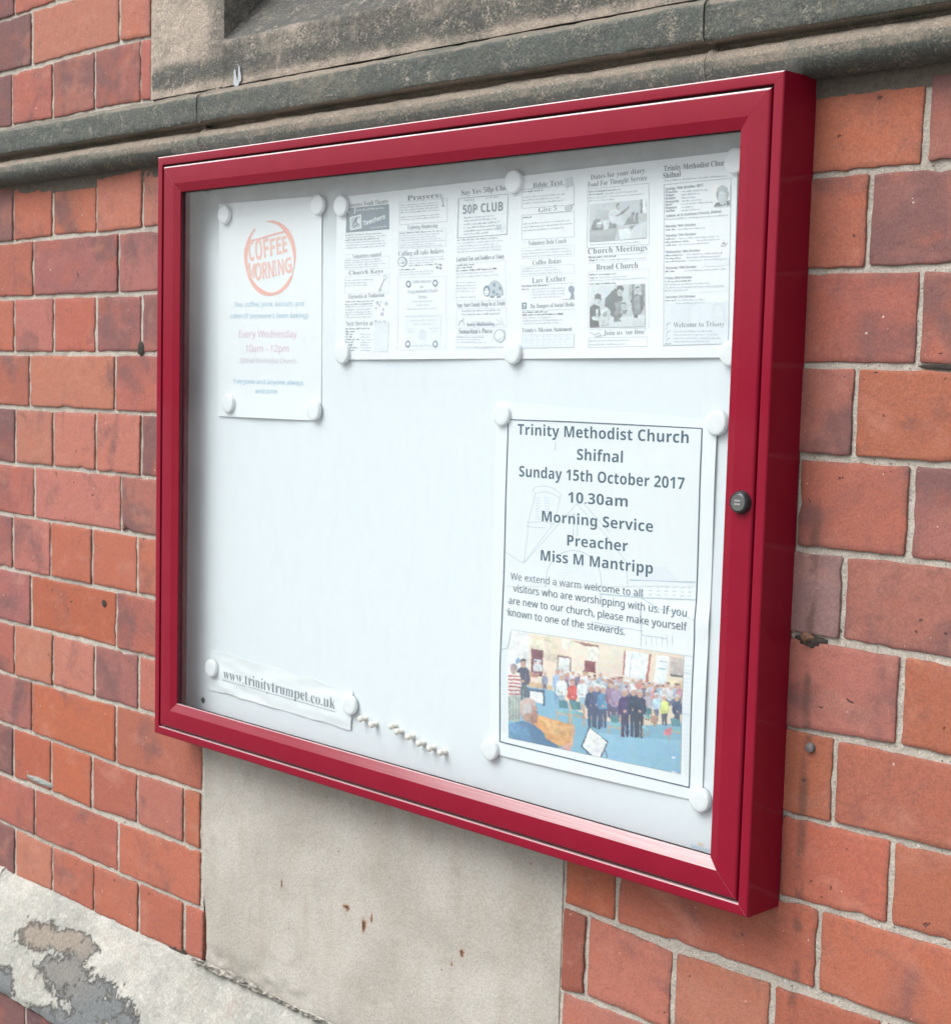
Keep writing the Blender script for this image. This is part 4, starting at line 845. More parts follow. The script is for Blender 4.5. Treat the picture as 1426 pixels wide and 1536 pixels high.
p.lines(693, 750, [467.3, 472.6], -.03, 1.9, (.36, .41, .47), 31, .02); p.text('Every Wednesday', (701, 489), (742, 488), 4.6, 'nm', (.26, .31, .38)); p.lines(706, 738, [483.5], 0, 1.5, GL, 32, 0)
for s_ in ([(688, 488), (690, 482), (694, 480), (697, 488)], [(692, 482), (696, 477)]): p.line(s_, .9, (.42, .48, .54))
p.line([(744, 478), (752, 484), (757, 487), (748, 485), (743, 488)], .8, (.5, .56, .62)); p.poly([(750, 472), (757, 487), (752, 487)], (.66, .72, .77))
H("Samaritan's Purse", (688.4, 500.2), (739, 499.4), 7, 'sb', (.30, .34, .38)); p.box((684.8, 503.5), (739, 503), (739, 522), (684.8, 523), .35, GX)
p.ell(749.5, 503.4, 8.6, 10.2, (.45, .52, .58), 24); p.ell(749.5, 503.4, 6.8, 8.3, (.72, .78, .82), 20); p.ell(748, 500.5, 4.4, 4.4, (.30, .37, .44), 14); p.poly([(744, 509), (754, 503), (756, 505), (748, 511)], (.5, .57, .64)); p.line([(756, 494), (758, 499)], 1, (.5, .55, .6))
p.lines(686, 735, [506.4, 510, 514], 0, 1.6, GL, 33, .3); p.lines(686, 756, [521], 0, 1.6, GL, 34, 0)
p.flush('printed_column', n1)

n2 = paper('newsletter_sheet', [(776.5, 264.5), (1107, 226), (1099, 536), (773.5, 538)], SH-.0008, curlN, PAPER, 'right newsletter sheet with two grey group photographs and a portrait', 'newsletter sheet', NG)
p = Print(SH-.0008, curlN)
H('Bible Text', (800.3, 281.6), (845.2, 276.6), 7.4); p.line([(783.5, 284), (849, 276.5)], .5, G)
p.poly([(849.7, 268), (860, 264.8), (861.4, 277.5), (850, 283)], (.46, .52, .57))
for k in range(4): p.line([(851.5+k*2.6, 268-k*.9), (851.8+k*2.6, 281-k*1.2)], .6, (.66, .72, .76))
p.box((783.3, 285.3), (862, 277), (862, 307), (783.3, 312.5), .4, G)
p.lines(785.5, 815, [288.5], -.09, 1.9, G, 41, 0, (0,)); p.lines(785, 860, [296.5, 301.2, 305.8], sl_, 1.7, G, 42, .25)
H('Give 5', (808.4, 318.9), (835.7, 315.1), 7.4, col=(.26, .30, .34)); p.line([(805, 321), (850, 316.5)], .5, G)
p.ell(853.3, 311.4, 6, 6.2, (.46, .52, .57), 18); p.ell(852.6, 310.4, 4.8, 4.8, (.80, .84, .86), 16); p.line([(858, 308), (861, 306)], 1.2, G)
p.box((783.4, 322.6), (862, 316.8), (862, 355), (783, 359.7), .4, G)
p.lines(785, 797, [327], -.05, 1.9, G, 43, 0, (0,)); p.lines(785, 860, [336.5, 341.5, 346.8], sl_, 1.7, G, 44, .2)
H('Volunteer Debt Coach', (793, 368.2), (849.7, 364.3), 7.2, col=(.26, .30, .35)); p.line([(783.5, 363.5), (793, 362.8)], .4, GX)
p.box((783, 372), (862, 366.8), (862, 383.5), (783, 388.5), .4, GX); p.lines(784.5, 860, [377, 381.3, 385.8], sl_*.8, 1.7, GL, 45, .12)
H('Coffee Rotas', (799, 397.7), (842, 394.4), 7.6, col=(.24, .28, .33)); p.box((782.5, 400), (861.5, 396), (861.5, 409.5), (782.5, 414.5), .4, GX)
p.lines(784, 857, [403.8, 407.8, 412], sl_*.7, 1.6, GL, 46, .35)
H('Luv Esther', (798, 424.8), (849.7, 421), 8.2, col=(.24, .28, .32)); p.line([(783, 428), (861, 424)], .4, G)
p.lines(783, 823, [430.2], -.04, 1.9, G, 47, 0, (0,)); p.lines(783, 795, [434.8], -.03, 1.8, G, 48, 0, (0,)); p.lines(798, 848, [434.3, 438.6, 442.8, 447], -.04, 1.7, GL, 49, .3)
p.ell(857.5, 433.5, 4.6, 5.2, (.26, .32, .39), 16); p.poly([(855.5, 436), (860.5, 436), (862, 448), (855, 448.5), (857, 442)], (.26, .32, .39)); p.line([(844, 448.8), (862, 448)], .9, (.4, .46, .52))
H('The Dangers of Social Media', (795, 462.3), (862, 459.2), 6.6, col=(.24, .28, .33)); p.poly([(783, 454), (790, 453.4), (790, 463), (783, 463.7)], (.24, .30, .36)); p.line([(785.2, 457), (787.8, 456.2), (787.4, 459), (786.3, 460), (786.3, 461.5)], .9, (.8, .85, .88))
p.line([(783, 466), (862, 463.5)], .4, G)
p.lines(783, 822, [469.3], -.03, 1.9, G, 50, .0, (0,)); p.lines(783, 845, [473.3], -.03, 2.0, G, 51, .0, (0,)); p.lines(784, 850, [477.6, 482, 486.3], -.03, 1.7, GL, 52, .3)
H("Trinity's Mission Statement", (782.7, 498.6), (858.5, 496.2), 6.6, col=(.22, .26, .31)); p.poly([(783, 502), (862, 500.8), (862, 521), (783, 521.8)], (.66, .715, .765)); p.box((783, 502), (862, 500.8), (862, 521), (783, 521.8), .4, G)
p.lines(785, 860, [506, 510.3, 514.6, 518.9], -.02, 1.7, GL, 53, .15)
p.flush('printed_column', n2)
# column five
H('Dates for your diary', (887.5, 269.8), (969, 258.8), 7.6, col=(.12, .14, .17)); H('Food For Thought Service', (883, 281), (971.7, 270.2), 8, col=(.14, .17, .20))
p.box((883, 283.6), (974, 274.9), (974.5, 366), (881, 372), .5, G)
p.lines(884.5, 932, [288.6], sl_, 2.0, G, 61, 0, (0,)); p.lines(884.5, 904, [293], sl_, 2.0, G, 62, 0, (0,)); p.lines(908, 960, [291.2], sl_, 1.7, G, 63, .1); p.lines(884.5, 966, [297.8], sl_, 1.7, G, 64, 0); p.lines(884.5, 925, [302.3], sl_, 1.7, G, 65, .1)
def g_(v): v = v*.9+.04; return (v*.90, v*.98, v*1.04)
p.flush('printed_column', n2)
# grey photograph: man with a guitar among seated people
p.k = .07714; p.o = (875, 290); REC.append(([(128, 212), (1242, 108), (1242, 868), (128, 945)], g_(.56)))
rng = np.random.default_rng(4)
def P_(pts, c): REC.append((pts, c))
def E_(x, y, a, b, c, n=14, g=0):
    ca, sa = math.cos(R(g)), math.sin(R(g)); REC.append(([(x+a*math.cos(t)*ca-b*math.sin(t)*sa, y+a*math.cos(t)*sa+b*math.sin(t)*ca) for t in [2*math.pi*i/n for i in range(n)]], c))
def L_(pts, w_, c):
    for a, b in zip(pts, pts[1:]):
        d = Vector((b[0]-a[0], b[1]-a[1])); q_ = Vector((-d.y, d.x)).normalized()*w_/2
        P_([(a[0]+q_.x, a[1]+q_.y), (b[0]+q_.x, b[1]+q_.y), (b[0]-q_.x, b[1]-q_.y), (a[0]-q_.x, a[1]-q_.y)], c)
def vnoise(ny, nx, s_):
    """soft value noise on the print's own grid"""
    a = rng.random((int(ny/s_)+3, int(nx/s_)+3)); y = np.arange(ny)/s_; x = np.arange(nx)/s_
    i, j = y.astype(int), x.astype(int); u = (y-i)[:, None]; v = (x-j)[None, :]; u = u*u*(3-2*u); v = v*v*(3-2*v)
    return (a[np.ix_(i, j)]*(1-u)*(1-v)+a[np.ix_(i+1, j)]*u*(1-v)+a[np.ix_(i, j+1)]*(1-u)*v+a[np.ix_(i+1, j+1)]*u*v)-.5
def raster(pr, quad, nx, ny, parent, mottle=.30, soft=1):
    """print the recorded shapes as one continuous-tone picture: a fine grid with a colour on every point"""
    u = np.linspace(0, 1, nx)[None, :]; v = np.linspace(0, 1, ny)[:, None]; q_ = np.array(quad, float)
    G_ = [(q_[0, k]*(1-u)+q_[1, k]*u)*(1-v)+(q_[3, k]*(1-u)+q_[2, k]*u)*v for k in (0, 1)]
    sx = (q_[1, 0]-q_[0, 0])/nx
    X = G_[0]+sx*1.3*(vnoise(ny, nx, 2.2)+vnoise(ny, nx, 5)); Y = G_[1]+sx*1.3*(vnoise(ny, nx, 2.2)+vnoise(ny, nx, 5))
    C = np.zeros((ny, nx, 3))+.7; T = np.zeros((ny, nx)); Q = np.zeros((ny, nx))+.25; A0 = abs((q_[1, 0]-q_[0, 0])*(q_[2, 1]-q_[1, 1]))
    for P, c in REC:
        xs = [a[0] for a in P]; ys = [a[1] for a in P]
        m = (X >= min(xs)) & (X <= max(xs)) & (Y >= min(ys)) & (Y <= max(ys)); idx = np.nonzero(m)
        if not len(idx[0]): continue
        x, y = X[idx], Y[idx]; r = np.zeros(len(x), bool)
        for (a, b), (c_, d) in zip(P, P[-1:]+P[:-1]):
            if b == d: continue
            r ^= ((b > y) != (d > y)) & (x < (c_-a)*(y-b)/(d-b)+a)
        ii = (idx[0][r], idx[1][r]); C[ii] = c; Q[ii] = .22 if (max(xs)-min(xs))*(max(ys)-min(ys)) > .07*A0 else 1.; T[ii] = (x[r]-min(xs))/(max(xs)-min(xs)+1e-6)*.5+(y[r]-min(ys))/(max(ys)-min(ys)+1e-6)*.5-.5
    REC.clear()
    lum = 1-.24*T[..., None]
    n_ = mottle*Q*(.9*vnoise(ny, nx, 3)+1.1*vnoise(ny, nx, 6.5)+.9*vnoise(ny, nx, 17))
    C = C*lum*(1+n_[..., None]+.05*(rng.random((ny, nx, 1))-.5))+.10*np.stack([vnoise(ny, nx, 9) for _ in range(3)], -1)*C
    for _ in range(soft):
        D = np.pad(C, ((1, 1), (1, 1), (0, 0)), 'edge'); D = .5*D[1:-1]+.25*(D[:-2]+D[2:]); C = .5*D[:, 1:-1]+.25*(D[:, :-2]+D[:, 2:])
    C = np.clip(C, .01, .78); V = []
    for j_ in range(ny):
        for i_ in range(nx):
            x, z = pr.pt(G_[0][j_, i_], G_[1][j_, i_]); V.append((x, pr.Y-pr.curl(x, z)-.00045, z))
    Fc = [(j_*nx+i_, (j_+1)*nx+i_, (j_+1)*nx+i_+1, j_*nx+i_+1) for j_ in range(ny-1) for i_ in range(nx-1)]
    me = mesh(V, Fc, True); a_ = me.color_attributes.new('ink', 'FLOAT_COLOR', 'POINT')
    a_.data.foreach_set('color', np.concatenate([C, np.ones((ny, nx, 1))], -1).astype(np.float32).ravel())
    return link('photograph', me, PRINT, parent)
p.k = .07714; p.o = (875, 290); P_([(128, 200), (1245, 100), (1245, 880), (128, 955)], g_(.56))
P_([(120, 720), (680, 640), (620, 905), (120, 945)], g_(.40)); P_([(150, 760), (600, 700), (600, 780), (150, 840)], g_(.46)); P_([(1000, 380), (1245, 380), (1245, 860), (930, 880)], g_(.52)); P_([(1120, 110), (1165, 108), (1165, 390), (1115, 390)], g_(.26)); P_([(1170, 105), (1245, 100), (1245, 380), (1170, 385)], g_(.80))
P_([(270, 330), (500, 320), (540, 420), (500, 510), (240, 540), (235, 430)], g_(.50)); P_([(180, 620), (230, 500), (330, 500), (400, 600), (410, 700), (160, 720)], g_(.24)); E_(320, 620, 55, 60, g_(.46)); P_([(270, 580), (350, 540), (380, 590), (300, 600)], g_(.76))
P_([(505, 620), (530, 540), (570, 590), (650, 580), (660, 660), (500, 690)], g_(.25)); P_([(400, 540), (500, 530), (500, 690), (410, 720)], g_(.66))
P_([(530, 340), (640, 300), (740, 370), (760, 520), (860, 600), (800, 640), (560, 560), (500, 420)], g_(.68)); E_(690, 265, 38, 62, g_(.44)); P_([(650, 260), (655, 205), (715, 190), (720, 230), (680, 225), (665, 300)], g_(.16)); P_([(640, 440), (740, 380), (900, 250), (905, 275), (790, 390), (670, 460)], g_(.24)); E_(600, 400, 75, 50, g_(.60), 14, -25)
P_([(800, 620), (870, 500), (950, 400), (980, 360), (1010, 420), (1080, 380), (1090, 590), (960, 600)], g_(.28)); E_(985, 385, 22, 32, g_(.18)); E_(930, 470, 22, 34, g_(.4)); E_(1060, 400, 26, 30, g_(.2)); P_([(990, 430), (1005, 590), (1020, 430)], g_(.6))
P_([(910, 635), (1030, 625), (980, 690), (940, 690)], g_(.26)); P_([(700, 700), (900, 680), (1000, 870), (720, 905)], g_(.76)); P_([(1000, 640), (1245, 540), (1245, 860), (1000, 870), (930, 760)], g_(.66))
raster(p, [(128, 212), (1242, 108), (1242, 868), (128, 945)], 150, 105, n2); p.k = 1; p.o = (0, 0)
p.lines(886, 962, [367.5], sl_*.7, 1.6, GL, 66, 0)
H('Church Meetings', (882.3, 381), (971.7, 375), 8.8, col=(.20, .23, .27)); p.line([(882, 384.5), (974, 379)], .4, G)
p.lines(884, 925, [387.2], -.06, 1.9, G, 67, 0, (0,)); p.lines(884, 897, [391.4], -.06, 1.9, G, 68, 0, (0,)); p.lines(900, 970, [390.8], -.05, 1.7, GL, 69, 0); p.line([(882, 394.5), (974, 389.5)], .4, GX)
H('Bread Church', (895, 404.8), (957.7, 401.4), 8.6, col=(.18, .21, .25))
p.box((883, 407.5), (974, 402.8), (974, 491.5), (883, 494), .4, GX)
p.lines(885, 925, [412.8], -.04, 1.9, G, 70, 0, (0,)); p.lines(885, 897, [417.6], -.04, 1.9, G, 71, 0, (0,)); p.lines(900, 940, [416.6], -.04, 1.7, GL, 72, .0); p.lines(885, 970, [421.5], -.05, 1.7, GL, 73, 0); p.lines(885, 925, [426.8], -.04, 1.9, G, 74, .0, (0,))
p.flush('printed_column', n2)
# grey photograph: people round a table
p.k = .07714; p.o = (875, 410); P_([(130, 235), (1216, 190), (1228, 1045), (120, 1066)], g_(.60))
P_([(120, 260), (640, 230), (560, 420), (380, 520), (140, 560)], g_(.68)); P_([(900, 215), (960, 212), (930, 480), (890, 500)], g_(.42)); P_([(960, 212), (1010, 210), (1000, 450), (940, 460)], g_(.26)); P_([(1120, 205), (1205, 200), (1205, 520), (1140, 430)], g_(.30)); P_([(130, 1050), (420, 860), (760, 850), (1215, 800), (1215, 1030)], g_(.70))
P_([(430, 500), (620, 290), (720, 330), (780, 500), (700, 700), (780, 800), (720, 870), (560, 830), (420, 680)], g_(.19)); P_([(620, 560), (760, 540), (740, 800), (660, 780)], g_(.32)); E_(725, 370, 55, 75, g_(.52)); P_([(660, 350), (670, 250), (760, 230), (800, 290), (790, 350), (720, 310)], g_(.14))
P_([(130, 660), (220, 600), (330, 640), (340, 800), (300, 880), (330, 1040), (130, 1055)], g_(.15)); E_(290, 520, 62, 85, g_(.56)); P_([(225, 500), (240, 410), (300, 385), (360, 430), (370, 540), (330, 500)], g_(.18)); P_([(170, 850), (220, 830), (370, 890), (360, 930), (190, 910)], g_(.66)); P_([(260, 700), (300, 690), (300, 860), (250, 850)], g_(.62))
E_(450, 770, 90, 115, g_(.62)); E_(425, 800, 42, 60, g_(.36)); P_([(370, 880), (520, 860), (500, 1020), (350, 1040)], g_(.58)); P_([(600, 760), (640, 700), (700, 860), (760, 930), (600, 950)], g_(.28))
E_(800, 620, 48, 65, g_(.56)); P_([(755, 600), (760, 560), (830, 560), (845, 610), (800, 590)], g_(.20)); P_([(760, 720), (870, 700), (850, 790), (780, 790)], g_(.28))
P_([(910, 560), (960, 440), (1060, 400), (1170, 430), (1210, 600), (1170, 720), (1120, 800), (980, 800), (950, 650)], g_(.20)); P_([(1000, 450), (1100, 430), (1130, 780), (1000, 780)], g_(.33)); E_(1070, 320, 42, 75, g_(.48)); P_([(1025, 330), (1030, 260), (1100, 240), (1110, 280), (1050, 280)], g_(.16)); P_([(1000, 800), (1070, 790), (1070, 860), (1000, 865)], g_(.16)); P_([(940, 560), (960, 680), (900, 640), (900, 560)], g_(.62))
raster(p, [(140, 245), (1206, 198), (1218, 1035), (130, 1056)], 150, 115, n2); p.k = 1; p.o = (0, 0)
H("Join us 'on line'", (906, 502.8), (969, 500.4), 7.4, col=(.24, .28, .33)); p.line([(886, 498), (892, 502), (899, 499), (903, 503), (894, 505)], 1.4, (.46, .52, .58))
p.box((884, 506.4), (972.6, 505), (972.6, 519), (884, 521), .4, G); p.lines(885.5, 953, [511.8, 517.4], -.02, 1.8, (.48, .56, .66), 75, .3)
p.flush('printed_column', n2)
# column six
H('Trinity Methodist Church', (997, 256.8), (1096, 246.8), 8, 'sb', (.12, .14, .17)); H('Shifnal', (995.9, 267.6), (1022, 264.4), 8, 'sb', (.14, .16, .19))
p.lines(998, 1092, [272], -.085, 2.0, (.38, .42, .47), 81, 0)
p.box((997, 277), (1097, 266.8), (1093, 515.6), (996.2, 518.5), .6, G)
p.text('Sunday 15th October 2017', (998.9, 285.6), (1055, 279.4), 3.9, 'nm', (.22, .25, .29))
for k, (t_, xe, nx) in enumerate((('Preacher', 1017, 1062), ('Organ', 1012, 1051), ('Reader', 1014.5, 1043), ('Stewards', 1019, 1052), ('Door', 1009.5, 1072), ('Flowers', 1016, 1040), ('Coffee', 1013, 1050))):
    y = 290+k*4.72; p.text(t_, (999, y), (xe, y-1.3), 3.5, 'nm', (.26, .29, .33)); p.lines(1023, nx, [y-1.8], -.075, 1.8, G, 82+k, 0)
p.text("5.00am at St Andrew's Church, Shifnal", (999.7, 325.8), (1082, 318.4), 3.7, 'nm', (.30, .33, .37)); p.lines(999, 1092, [329.8], -.07, 1.8, G, 90, 0)
def day(t_, y, xe, ls, yy=-.06):
    p.text(t_, (999, y), (xe, y+yy*(xe-999)), 3.6, 'nm', (.30, .33, .37))
    for k, (a, b, bd) in enumerate(ls):
        yk = y+4.6*(k+1)
        if bd: p.lines(999, bd, [yk], yy, 1.8, (.40, .44, .49), int(y+k), 0, (0,))
        p.lines(a, b, [yk+yy*(a-999)], yy, 1.7, G, int(y*2+k), .02)
day('Monday 16th October', 341, 1044.5, [(1018, 1058, 1014)]); day('Tuesday 17th October', 355, 1045, [(1019, 1078, 1015), (1046, 1080, 1034), (1019, 1064, 1015)])
day('Wednesday 18th October', 379.5, 1051, [(1030, 1084, 1026), (1030, 1081, 1022), (1034, 1091, 1030)], -.05); day('Thursday 19th October', 403.6, 1045.5, [(1028, 1090, 1012)], -.05)
day('Friday 20th October', 418.6, 1039, [(0, 0, 1039), (998.5, 1066, 0), (998.5, 1087, 0), (998.5, 1032, 0)], -.04); day('Saturday 21st October', 447, 1044, [(1018, 1058, 1014), (1015, 1058, 0)], -.03)
p.flush('printed_column', n2)
# portrait of a woman with short grey hair
p.k = .09772; p.o = (990, 240)
P_([(780, 330), (1110, 330), (1110, 760), (780, 760)], (.74, .785, .82)); P_([(825, 720), (860, 660), (930, 640), (1010, 640), (1020, 700)], g_(.18)); P_([(1025, 625), (1075, 620), (1075, 700), (1025, 705)], g_(.17)); E_(965, 520, 98, 135, g_(.40), 24); E_(960, 575, 68, 110, g_(.62), 22); P_([(875, 500), (890, 420), (960, 385), (1040, 420), (1062, 500), (1010, 490), (960, 470), (900, 500)], g_(.46)); P_([(870, 560), (880, 500), (905, 500), (895, 640)], g_(.30)); E_(935, 545, 16, 7, g_(.28), 8); E_(1002, 540, 16, 7, g_(.3), 8); L_([(935, 640), (975, 648), (1005, 625)], 9, g_(.34)); L_([(970, 560), (966, 600), (985, 600)], 6, g_(.42))
raster(p, [(822, 372), (1080, 372), (1080, 712), (822, 724)], 60, 70, n2, .2); P_ = p.poly; P_([(960, 1265), (1010, 1262), (1000, 1290), (960, 1290)], g_(.4)); p.line([(940, 1315), (965, 1318)], 16, g_(.42)); p.line([(1040, 1270), (1010, 1310), (985, 1315)], 9, g_(.5)); p.line([(980, 1240), (990, 1220)], 8, g_(.55))
p.k = 1; p.o = (0, 0)
WM = (.66, .72, .77)
p.poly([(997, 455), (1094, 452), (1093, 515), (996.6, 518)], (.66, .72, .77), 0)
for cx in (1042, 1078): p.line([(cx-8, 485), (cx-8, 464)]+[(cx-8*math.cos(R(a)), 464-9*math.sin(R(a))) for a in range(15, 181, 15)]+[(cx+8, 485)], .9, WM)
for k in range(6): p.line([(1010+k*5, 458), (1010+k*5, 486)], .6, WM)
p.line([(1000, 432), (1094, 430)], .5, WM); p.line([(1000, 440), (1094, 436)], .4, WM); p.poly([(1072, 474), (1088, 473), (1088, 486), (1072, 486)], (.64, .70, .74)); p.poly([(1056, 388), (1094, 386), (1094, 398), (1056, 400)], (.69, .74, .785), 0)
H('Welcome to Trinity', (1011, 491.4), (1087.4, 488.8), 8, col=(.22, .26, .30))
p.lines(1012, 1088, [498, 503.2, 508.4, 513.4], -.01, 1.9, (.44, .49, .54), 95, .3)
for cy in (488, 500, 511): p.line([(1001, cy), (1003, cy-3), (1006, cy-4)], 1, (.36, .42, .48)); p.line([(1002, cy+2), (1000, cy+6)], .8, (.4, .46, .5))
p.line([(1000, 516), (1008, 515.5)], 1, (.3, .34, .4))
p.flush('printed_column', n2)
# ---- service poster
PYS = SH-.0006
def curlP(x, z):
    u = (x-.621)/.335; v = (-.325-z)/.41
    return .0008+.0022*math.sin(math.pi*max(0, min(1, u)))*sm(v, .90, 1.03)+.0015*math.sin(math.pi*max(0, min(1, u)))*(1-sm(v, 0, .12))+.0016*math.exp(-((v-.53)/.03)**2)*sm(u, .5, 1.)+.0010*math.sin(3.4*v*math.pi)*(.4+.6*u)
sp_ = paper('service_poster', [(745.5, 601.5), (1076.5, 630), (1052.5, 1203.5), (733.5, 1129)], PYS, curlP, SLEEVE, 'large white church service poster with black border and colour photograph', 'poster', n=44)
p = Print(PYS, curlP, (.28050, 720, 590))
BK = (.055, .11, .17); BT = (.06, .115, .165)  # glass haze put into the ink: lifted and bluish
# faint church drawing behind the words
FD = (.42, .51, .59)
def wl(pts, w_=2.4, c=FD): p.line(pts, w_*1.25, c)
p.poly([(159, 145), (1188, 190), (1155, 1034), (133, 1034)], (.71, .755, .79), 0)
wl([(285, 520), (300, 500), (350, 495), (400, 508), (435, 540), (430, 560), (400, 540), (350, 525), (300, 535), (285, 520)]); wl([(300, 535), (260, 690), (255, 760), (235, 905), (400, 690), (432, 560)]); wl([(255, 690), (340, 685), (400, 700)]); wl([(250, 712), (350, 720)])
for k in range(2):
    for j in range(9): wl([(300+k*50, 560+j*14), (322+k*50, 560+j*14)], 5, (.58, .66, .74))
wl([(240, 905), (520, 590), (660, 740), (780, 900), (790, 1034)]); wl([(520, 590), (560, 590), (690, 740)]); wl([(505, 640), (500, 760)], 3); wl([(525, 640), (522, 760)], 3); wl([(480, 650), (540, 650)], 1.5); wl([(133, 845), (215, 900), (240, 905)])
wl([(350, 1034)]+[(500-150*math.cos(R(a)), 1010-170*math.sin(R(a))) for a in range(20, 170, 12)]+[(650, 1034)], 3); wl([(400, 1000)]+[(505-110*math.cos(R(a)), 1010-110*math.sin(R(a))) for a in range(20, 170, 12)], 5, (.70, .76, .82))
for k in range(40):
    a = R(20+k*3.6); rr = 60+45*((k*7) % 5)/5; p.ell(505-rr*math.cos(a), 1010-rr*math.sin(a), 7, 5, (.66, .73, .78), 6)
p.poly([(850, 935), (990, 925), (1065, 1005), (860, 1005)], (.66, .71, .77)); wl([(800, 1000), (1150, 1008)], 3); wl([(410, 260), (405, 305)], 3)
def LN(t_, a, b, cap=60, st='nm', col=BT): p.text(t_, a, b, cap, st, col)
LN('Trinity Methodist Church', (205, 220), (1120, 267)); LN('Shifnal', (522, 355), (768, 371)); LN('Sunday 15th October 2017', (213, 444), (1098, 513)); LN('10.30am', (474, 583), (793, 607), 58)
LN('Morning Service', (333, 683), (927, 742), 58); LN('Preacher', (467, 813), (791, 846), 58); LN('Miss M Mantripp', (325, 893), (924, 966), 58)
p.o = (720, 840)
wl([(800, 105), (1150, 122)], 3); wl([(640, 180), (870, 200), (1150, 212)], 5, (.50, .58, .65)); wl([(860, 200), (960, 262), (1060, 275), (1150, 325)], 2.5)
for j in range(8):
    for k in range(3): p.ell(825+j*42, 135+k*22+j*1.5, 9, 5, (.66, .73, .79), 6)
for j in range(26): wl([(118, 430+j*19), (145+8*math.sin(j*2.), 436+j*19)], 3, (.66, .73, .79))
for j in range(26): wl([(1092, 560+j*23), (1128, 566+j*23)], 3, (.66, .73, .79))
wl([(115, 480), (150, 470), (170, 380), (160, 460)], 3); wl([(170, 372), (1135, 515)], 2.5); wl([(860, 260), (865, 400), (1000, 420)], 2.4); wl([(600, 330), (870, 380)], 2); wl([(140, 265), (180, 300)], 4)
for k in range(7): wl([(860+k*28, 400), (862+k*28, 455)], 3, (.66, .73, .79))
p.line([(1095, 600), (1130, 606)], 2.5, FD); p.line([(1085, 820), (1125, 830)], 3, FD)
B2 = (.11, .155, .205)
p.text('We extend a warm welcome to all', (165, 103), (867, 197), 38, 'n', B2); p.text('visitors who are worshipping with us. If you', (178, 168), (1107, 303), 40, 'n', B2)
p.text('are new to our church, please make yourself', (155, 233), (1110, 378), 40, 'n', B2); p.text('known to one of the stewards.', (153, 297), (777, 402), 40, 'n', B2)
# border
p.k = 1; p.o = (0, 0)
tl, tr, br, bl_ = (763.8, 629.2), (1054.4, 642.6), (1033.9, 1181.2), (750.3, 1112.3)
p.line([tl, (860, 632.7), (960, 637.6), tr], 1.5, BK); p.line([tr, (1050, 760), (1044, 905), (1040.5, 1000), br], 1.5, BK); p.line([br, (940, 1158.5), (840, 1134.2), bl_], 1.7, BK); p.line([bl_, (751, 1000), (755.5, 880), (759, 760), tl], 1.5, BK)
p.flush('printed_text', sp_)
# colour photograph
p.k = .22440; p.o = (740, 940); rr = random.Random(5); REC.clear()
def fade(c): return tuple(v*1.0+.0 for v in c)
def P_(pts, c): REC.append((pts, fade(c)))
_E = E_
def E_(x, y, a, b, c, n=14, g=0): _E(x, y, a, b, fade(c), n, g)
def L_(pts, w_, c):
    for a, b in zip(pts, pts[1:]):
        d = Vector((b[0]-a[0], b[1]-a[1])); q_ = Vector((-d.y, d.x)).normalized()*w_/2
        P_([(a[0]+q_.x, a[1]+q_.y), (b[0]+q_.x, b[1]+q_.y), (b[0]-q_.x, b[1]-q_.y), (a[0]-q_.x, a[1]-q_.y)], c)
P_([(90, 0), (1300, 180), (1270, 1000), (90, 760)], (.72, .62, .52))
P_([(105, 18), (640, 85), (1278, 190), (1253, 985), (680, 880), (103, 742)], (.72, .62, .52))
P_([(105, 18), (245, 36), (245, 360), (105, 330)], (.74, .76, .78)); P_([(245, 36), (430, 58), (430, 240), (250, 200)], (.74, .66, .55)); P_([(520, 95), (880, 140), (880, 320), (520, 260)], (.74, .67, .58)); P_([(630, 130), (720, 140), (710, 240), (640, 230)], (.76, .74, .70))
P_([(232, 395), (400, 420), (640, 620), (1010, 660), (1265, 640), (1253, 985), (680, 880), (103, 742), (103, 560)], (.22, .42, .56)); P_([(620, 700), (1000, 740), (1258, 760), (1253, 985), (680, 880)], (.26, .47, .62)); P_([(232, 360), (400, 395), (400, 425), (235, 400)], (.62, .45, .30))
P_([(260, 145), (338, 158), (335, 335), (256, 320)], (.22, .10, .13)); P_([(280, 215), (325, 222), (322, 290), (278, 280)], (.60, .66, .74)); P_([(433, 188), (528, 204), (526, 300), (432, 290)], (.28, .20, .20)); P_([(442, 202), (519, 215), (516, 300), (441, 290)], (.70, .72, .74))
P_([(617, 222), (690, 235), (688, 310), (616, 296)], (.26, .10, .12)); P_([(525, 92), (710, 124), (710, 138), (620, 128)], (.36, .20, .18)); P_([(460, 80), (540, 92), (500, 165), (465, 160)], (.78, .74, .66))
P_([(880, 158), (892, 160), (880, 325), (868, 322)], (.45, .16, .16)); P_([(892, 160), (1045, 182), (1025, 360), (880, 325)], (.75, .80, .86)); P_([(930, 168), (938, 169), (920, 335), (912, 333)], (.45, .52, .56)); P_([(1046, 182), (1062, 184), (1040, 380), (1022, 376)], (.46, .17, .16)); P_([(1100, 190), (1180, 202), (1160, 385), (1080, 372)], (.74, .80, .86)); P_([(1112, 225), (1168, 234), (1168, 240), (1112, 232)], (.3, .4, .48)); P_([(1105, 270), (1160, 278), (1160, 290), (1103, 282)], (.3, .4, .48)); P_([(1190, 203), (1277, 214), (1274, 330), (1184, 318)], (.50, .46, .44)); P_([(1184, 316), (1274, 328), (1272, 340), (1190, 332)], (.12, .12, .14)); P_([(1165, 355), (1272, 366), (1270, 420), (1165, 410)], (.66, .58, .42))
